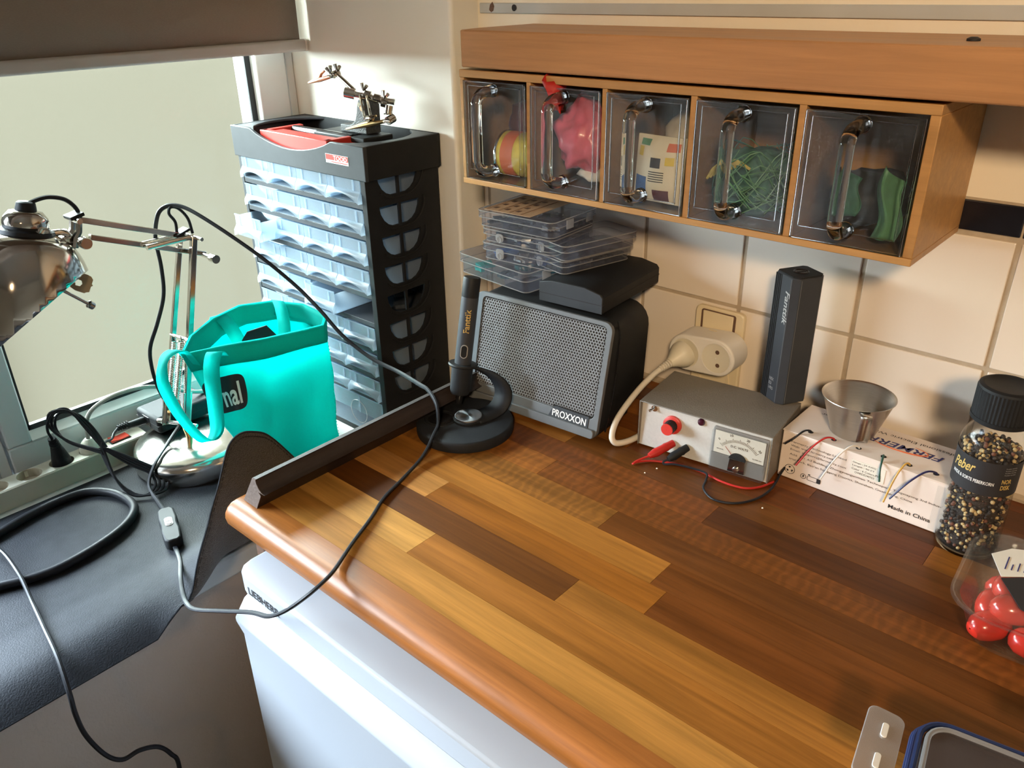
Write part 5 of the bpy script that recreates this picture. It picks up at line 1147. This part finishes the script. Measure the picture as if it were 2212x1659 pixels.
lines = [('Fermerry Technology Limited',.0120,.0500,.066),('Web: www.fermerry.com',.0120,.0448,.052),('Email: support@fermerry.com',.0120,.0396,.067),('Add: 101 A3 Building, Zhongyuanguomao Technopark, Tangxiayong 3rd Indus-',.0120,.0330,.172),('trial Park, Bao\'an Songgang District, Shenzhen, Guangdong, China',.0120,.0266,.143)]
for s_, x, y, w_ in lines: ptext(s_, x, y, w_, 'ink', wbx, FB, .0034, bold=False, name='printed_line')
ptext('Made in China', .132,.0110,.045,'ink',wbx,FB,.0050,name='printed_line')
st_ = obj('spec_sticker', MB().box((-BW/2+.0835,-BD/2-.0006,.0378),(-BW/2+.122,-BD/2-.0001,.0560)), M['paper'], wbx, smooth=0)
for i, (s_, w_) in enumerate((('Gauge : 24 AWG',.026),('Length : 50 FT',.025),('Color : 6 Colors-PVC',.033),('OVIRDE240703',.022))): ptext(s_, .0855+(.004 if i==3 else 0),.0520-.0041*i,w_,'ink',st_,FB @ Matrix.Translation((0,0,.0004)),.0026,bold=False,name='printed_line')
# recycling mark and small pictograms
rm = MB().tube([FB @ Vector((.0150+.0062*math.cos(a), .0140+.0062*math.sin(a), .0002)) for a in [2*PI*i/24 for i in range(24)]], .0003, 4, closed=True)
for k in range(3):
    a = PI/2+2*PI*k/3
    pts = [(.0042,-.25),(.0044,.35),(.0024,.45),(.0022,-.1)]
    rm.prism([(.0150+r*math.cos(a+t*1.3), .0140+r*math.sin(a+t*1.3)) for r,t in pts], .0003, FB)
obj('recycling_mark', rm, M['ink'], wbx, smooth=0)
pk = MB().tube([FB @ Vector((.0325+.0032*math.cos(a), .0110+.0032*math.sin(a), .0002)) for a in [2*PI*i/18 for i in range(18)]], .0003, 4, closed=True)
pk.prism([(.0315,.0095),(.0330,.0100),(.0335,.0125),(.0318,.0128)], .0003, FB)
pk.tube([FB @ Vector((x,y,.0002)) for x,y in rrect(.016,.0058,.0012,2,.0455,.0110)], .0003, 4, closed=True)
pk.prism([(.0490,.0080),(.0535,.0080),(.0535,.0140),(.0490,.0140)], .0003, FB).prism([(.0380,.0150),(.0405,.0150),(.0405,.0162),(.0380,.0162)], .0003, FB)
obj('pictogram', pk, M['ink'], wbx, smooth=0)
# lid print, upside down seen from the front
TP = Matrix.Translation((BW/2,0,BH+.0012)) @ Matrix.Rotation(PI,4,'Z')
ptext('FERMERRY', .024,.0000-.012,.098,'navy',wbx,TP,.0125,name='lid_print',shear=.2)
ptext('Professional Electric Wire', .012,.0110-.030,.110,'ink',wbx,TP,.0062,bold=False,name='lid_print') if False else ptext('Professional Electric Wire Manufacturer', .006,-.0285,.165,'ink',wbx,TP,.0055,bold=False,name='lid_print')
sw_ = MB().tube([TP @ Vector((.070+.030*math.cos(a), -.006+.010*math.sin(a), .0002)) for a in [PI*.1+PI*1.25*i/24 for i in range(25)]], [.0002+.0008*math.sin(PI*i/24) for i in range(25)], 5)
obj('lid_swoosh', sw_, M['orangeink'], wbx)
cols = ['cable','wirered','wirewhite','wiregreen','wireyellow','wireblue']; hxs = [-.067,-.039,-.010,.018,.046,.074]
ends = [(-.020,-.012,-.012),(-.030,-.014,-.034),(-.028,-.014,-.040),(.007,-.012,-.018),(-.012,-.014,-.040),(-.034,-.016,-.032)]
for x, m_, e in zip(hxs, cols, ends):
    obj('wire_hole', MB().lathe([(.0032,.0012),(.0001,.0012)], 16, MM((x,-BD/2+.0125,BH)), False, False), M['ink'], wbx)
    obj('wire_end', MB().tube(spline([(x,-BD/2+.0125,BH-.004),(x,-BD/2+.0120,BH+.003),(x+e[0]*.25,-BD/2+.004,BH+.0045),(x+e[0]*.6,-BD/2-.007,BH-.001+e[2]*.22),(x+e[0],-BD/2+e[1]*.9,BH+e[2])],6), .0011, 7), M[m_], wbx)

# ------------------------------------------------------------------ steel measuring cup
cu = thing('measuring_cup', 'small flared stainless steel cup with a strap handle on the wire box', 'cup', (.674,-.086,.9646))
cpf = [(.0005,.0012),(.0225,.0012),(.0245,.0025),(.0390,.0480),(.0405,.0490),(.0400,.0498),(.0382,.0480),(.0236,.0035),(.0220,.0028),(.0005,.0028)]
obj('cup_bowl', MB().lathe([(.0005,0),(.0225,0),(.0248,.002),(.0395,.0480),(.0412,.0492),(.0410,.0498),(.0388,.0486),(.0240,.0032),(.0220,.0016),(.0005,.0016)], 56, None, False, False), M['steel'], cu, smooth=60)
hd = Vector((.50,-.866,0)).normalized(); hs = Vector((.866,.5,0))
hp = [hd*.0385+Vector((0,0,.0465)), hd*.047+Vector((0,0,.0475)), hd*.0505+Vector((0,0,.0455)), hd*.0500+Vector((0,0,.030)), hd*.0480+Vector((0,0,.014))]
vs = []; fs = []
for p in spline(hp,5): vs += [p-hs*.0062, p+hs*.0062]
for i in range(len(vs)//2-1): fs.append((2*i,2*i+1,2*i+3,2*i+2))
obj('strap_handle', MB().add(vs, fs), M['steel'], cu, solid=.0012, smooth=50)

# ------------------------------------------------------------------ pepper mill
pm_ = thing('pepper_mill', 'glass pepper mill with black grinder cap full of mixed peppercorns', 'pepper mill', (.8225,-.1275,.900))
obj('glass_jar', MB().lathe([(.0005,.002),(.024,.002),(.0285,.004),(.0300,.010),(.0300,.060),(.0297,.118),(.0305,.124),(.0305,.128),(.0270,.138),(.0225,.145),(.0222,.158)], 48, None, False, False), M['glass'], pm_, smooth=60)
obj('jar_foot', MB().lathe([(.0285,.0002),(.0298,.003),(.0298,.006),(.0285,.0075),(.020,.004),(.0005,.004)], 48, None, True, False), M['acrylic'], pm_)
obj('paper_label', MB().lathe([(.0304,.080),(.0303,.118)], 48, None, False, False), M['ink'], pm_)
def wraptext(txt, w_, h_, ang, z, r, m, nm, bold=True, shear=0, tilt=0):
    t_ = text_me(txt, 1, bold, shear); k = MB().mesh(t_, fitM(t_,w_,h_)); k.v = [(r*math.cos(ang+(v[0]-w_/2)/r), r*math.sin(ang+(v[0]-w_/2)/r), z+v[1]+tilt*v[0]) for v in k.v]
    return obj(nm, k, M[m], pm_, smooth=0)
A0 = math.radians(-88)
wraptext('Peber', .026,.011, A0-.62, .100, .0307, 'goldink', 'label_lettering', True, .3, .1)
wraptext('HVIDE & SORTE PEBERKORN', .044,.0038, A0-.28, .0925, .0307, 'whiteink', 'label_lettering')
wraptext('NOR', .010,.0052, A0+.82, .0955, .0307, 'goldink', 'label_lettering'); wraptext('DISK', .010,.0052, A0+.82, .0885, .0307, 'goldink', 'label_lettering')
for i in range(4): wraptext('Krydderi blanding', .012,.0015, A0+.88, .1125-.0025*i, .0307, 'greyink', 'label_lettering', False)
cpm = MB(); cp_ = []
for i in range(96): a = 2*PI*i/96; r = .0272 if i%2 else .0266; cp_.append((r*math.cos(a), r*math.sin(a)))
cpm.prism(cp_, .030, z0=.1575); obj('grinder_cap', cpm, M['black'], pm_, smooth=0)
obj('cap_top', MB().lathe([(.0268,.1875),(.0262,.1900),(.0235,.1915),(.0215,.1912),(.0195,.1900),(.0005,.1905)], 48, None, False, False), M['black'], pm_, smooth=40)
obj('cap_base', MB().lathe([(.0250,.152),(.0274,.1535),(.0276,.1580)], 48), M['black'], pm_)
# peppercorns (too many to count): small spheres in one mesh per colour, packed against the glass
ico = bmesh.new(); bmesh.ops.create_icosphere(ico, subdivisions=1, radius=1); iv = [v.co.copy() for v in ico.verts]; ifc = [tuple(v.index for v in f.verts) for f in ico.faces]; ico.free()
rnd = random.Random(3)
M['corn_dark'] = mat('dark_peppercorn', (.030,.020,.016), .6, var=.3, vs=300, bump=.5, bs=600); M['corn_light'] = mat('white_peppercorn', (.52,.37,.18), .6, var=.2, vs=300); M['corn_red'] = mat('red_peppercorn', (.16,.055,.03), .6, var=.2, vs=300)
for nm, m_, cnt in (('dark_peppercorns','corn_dark',1000),('white_peppercorns','corn_light',480),('red_peppercorns','corn_red',160)):
    g = MB()
    for k in range(cnt):
        z = rnd.uniform(.007,.124); R_ = .0272; r = R_*math.sqrt(rnd.uniform(.55,1)); a = rnd.uniform(0,2*PI); s_ = rnd.uniform(.0019,.0027)
        if k % 7 == 0: r = R_*math.sqrt(rnd.uniform(0,.8)); z = rnd.uniform(.119,.126)
        c = Vector((r*math.cos(a), r*math.sin(a), z)); g.add([c+v*s_ for v in iv], ifc)
    obj(nm, g, M[m_], pm_, smooth=180, kind='stuff')
obj('pepper_core', MB().lathe([(.0005,.005),(.0225,.006),(.0235,.010),(.0235,.112),(.0005,.119)], 24, None, False, False), M['corn_dark'], pm_)

# ------------------------------------------------------------------ tub of tomatoes
tb = thing('tomato_tub', 'clear plastic tub of red tomatoes at the right edge', 'tub', (.906,-.230,.900), rz=math.radians(3))
def ring3(w_, d_, r, z): return [Vector((x,y,z)) for x,y in rrect(w_,d_,r,6)]
lvl = [ring3(.086,.104,.026,.0006), ring3(.094,.112,.028,.004), ring3(.120,.134,.032,.044), ring3(.123,.137,.033,.046), ring3(.134,.148,.036,.0470), ring3(.134,.148,.036,.0480)]
n = len(lvl[0]); vs = [v for l in lvl for v in l]; fs = [tuple(range(n-1,-1,-1))]
for a in range(len(lvl)-1):
    for i in range(n): j = (i+1)%n; fs.append((a*n+i,a*n+j,(a+1)*n+j,(a+1)*n+i))
obj('tub_shell', MB().add(vs, fs), M['clear'], tb, smooth=50)
obj('tub_rim', MB().tube(ring3(.134,.148,.036,.0478), .0018, 6, closed=True), M['clear'], tb)
obj('lid_film', MB().prism(rrect(.130,.144,.034,6), .0004, z0=.0488), M['clear'], tb, smooth=0)
lb = obj('white_label', MB().prism([(-.048,.028),(-.034,.048),(-.012,.058),(.034,.054),(.034,.010),(.002,.014),(-.018,.008),(-.034,-.004)], .0005, z0=.0494), M['paper'], tb, smooth=0)
for i in range(8):
    a = -.034+.0050*i; obj('printed_line', MB().box((a,.010+.0015*i,.0499),(a+.0011,.032+.0015*i-.004*((i*3)%4),.0502)), M['navy'], lb, smooth=0)
for i in range(9): obj('barcode_bar', MB().box((.026,.018+.003*i,.0499),(.034,.0192+.003*i+.0006*(i%3),.0502)), M['ink'], lb, smooth=0)
obj('black_label', MB().prism([(-.034,-.006),(-.018,.006),(.002,.012),(.034,.008),(.034,-.044),(.004,-.048),(-.012,-.042)], .0005, z0=.0494), M['ink'], tb, smooth=0)
ptext('Snack Tomaten', 0,0,.034,'goldink',tb,Matrix.Translation((-.002,-.036,.0502)) @ Matrix.Rotation(1.35,4,'Z'),.006,bold=False,name='label_lettering',shear=.2)
tms = [(-.030,-.036,.0165,.9),(.006,-.040,.0165,.15),(-.034,-.006,.0165,1.6),(.000,-.010,.0165,.4),(.036,-.022,.0165,1.3),(-.026,.028,.0165,.6),(.010,.024,.0165,1.1),(-.016,-.024,.0335,.5),(.018,-.020,.0335,1.2),(-.024,.010,.0335,1.3),(.014,.010,.0335,.2)]
for k, (x,y,z,a) in enumerate(tms):
    pos = tb.matrix_basis @ Vector((x,y,z)) if False else (Matrix.Translation((.906,-.230,.900)) @ Matrix.Rotation(math.radians(3),4,'Z')) @ Vector((x,y,z))
    t_ = thing('tomato', 'red snack tomato lying in the clear plastic tub', 'tomato', tuple(pos), a, 'tomatoes in the tub')
    obj('tomato_skin', MB().lathe([(.0008,-.0205),(.006,-.0195),(.0115,-.014),(.0138,-.005),(.0138,.004),(.0115,.013),(.0065,.0185),(.002,.0190),(.0005,.0182)], 20, axisM((0,0,0),(1,0,0)), False, False), M['tomato'], t_, smooth=180)
    obj('stem_scar', MB().lathe([(.0024,.0186),(.0016,.0194),(.0003,.0196)], 8, axisM((0,0,0),(1,0,0)), False, False), M['stem'], t_)

# ------------------------------------------------------------------ clip-lid food container
fc = thing('food_container', 'clear food container with a blue gasket and open clips', 'container', (.955,-.500,.900), rz=math.radians(9))
CW, CDp = .165, .130
lv = [ring3(CW-.030,CDp-.030,.018,.0004), ring3(CW-.026,CDp-.026,.020,.003), ring3(CW-.014,CDp-.014,.022,.044)]
n = len(lv[0]); vs = [v for l in lv for v in l]; fs = [tuple(range(n-1,-1,-1))]
for a in range(len(lv)-1):
    for i in range(n): j = (i+1)%n; fs.append((a*n+i,a*n+j,(a+1)*n+j,(a+1)*n+i))
obj('container_body', MB().add(vs, fs), M['milky'], fc, smooth=50)
for k in range(4):
    obj('gasket_rib', MB().tube(ring3(CW-.004-.004*k*.6,CDp-.004-.004*k*.6,.020,.0455+.0030*k), .0022, 8, closed=True), M['bluelid'], fc)
obj('lid_panel', MB().prism(rrect(CW-.016,CDp-.016,.018,6), .006, z0=.0500), M['smoky'], fc, bevel=.002)
obj('lid_lip', MB().tube(ring3(CW-.022,CDp-.022,.016,.0562), .0020, 8, closed=True), M['milky'], fc)
def clip_flap(M_):
    f = obj('clip_flap', MB().prism(rrect(.070,.026,.007,5,0,.018), .0022, M_), M['milky'], fc, bevel=.0006)
    for x in (-.015,.015): obj('clip_slot', MB().prism(rrect(.014,.0045,.002,4,x,.017), .0030, M_), M['whiteink'], f, bevel=.0004)
clip_flap(Matrix.Translation((-CW/2,.012,.0545)) @ Matrix.Rotation(.12,4,'Y') @ Matrix.Rotation(PI/2,4,'Z'))
clip_flap(Matrix.Translation((.030,CDp/2,.0545)) @ Matrix.Rotation(.10,4,'X'))
# crumbs on the worktop
for k, (x,y) in enumerate(((.489,-.214),(.483,-.232),(.628,-.208))):
    o = obj('crumb', MB().lathe([(.0002,0),(.0012,.0003),(.0011,.0010),(.0003,.0014)], 6, MM((0,0,0),rz=k)), M['paper'], smooth=0); o.location = (x,y,.9001)
    tag(o, ['white crumb right in front of the black banana plug','white crumb on the worktop nearest the red test lead loop','white crumb between the power supply and the wire box'][k], 'crumb')
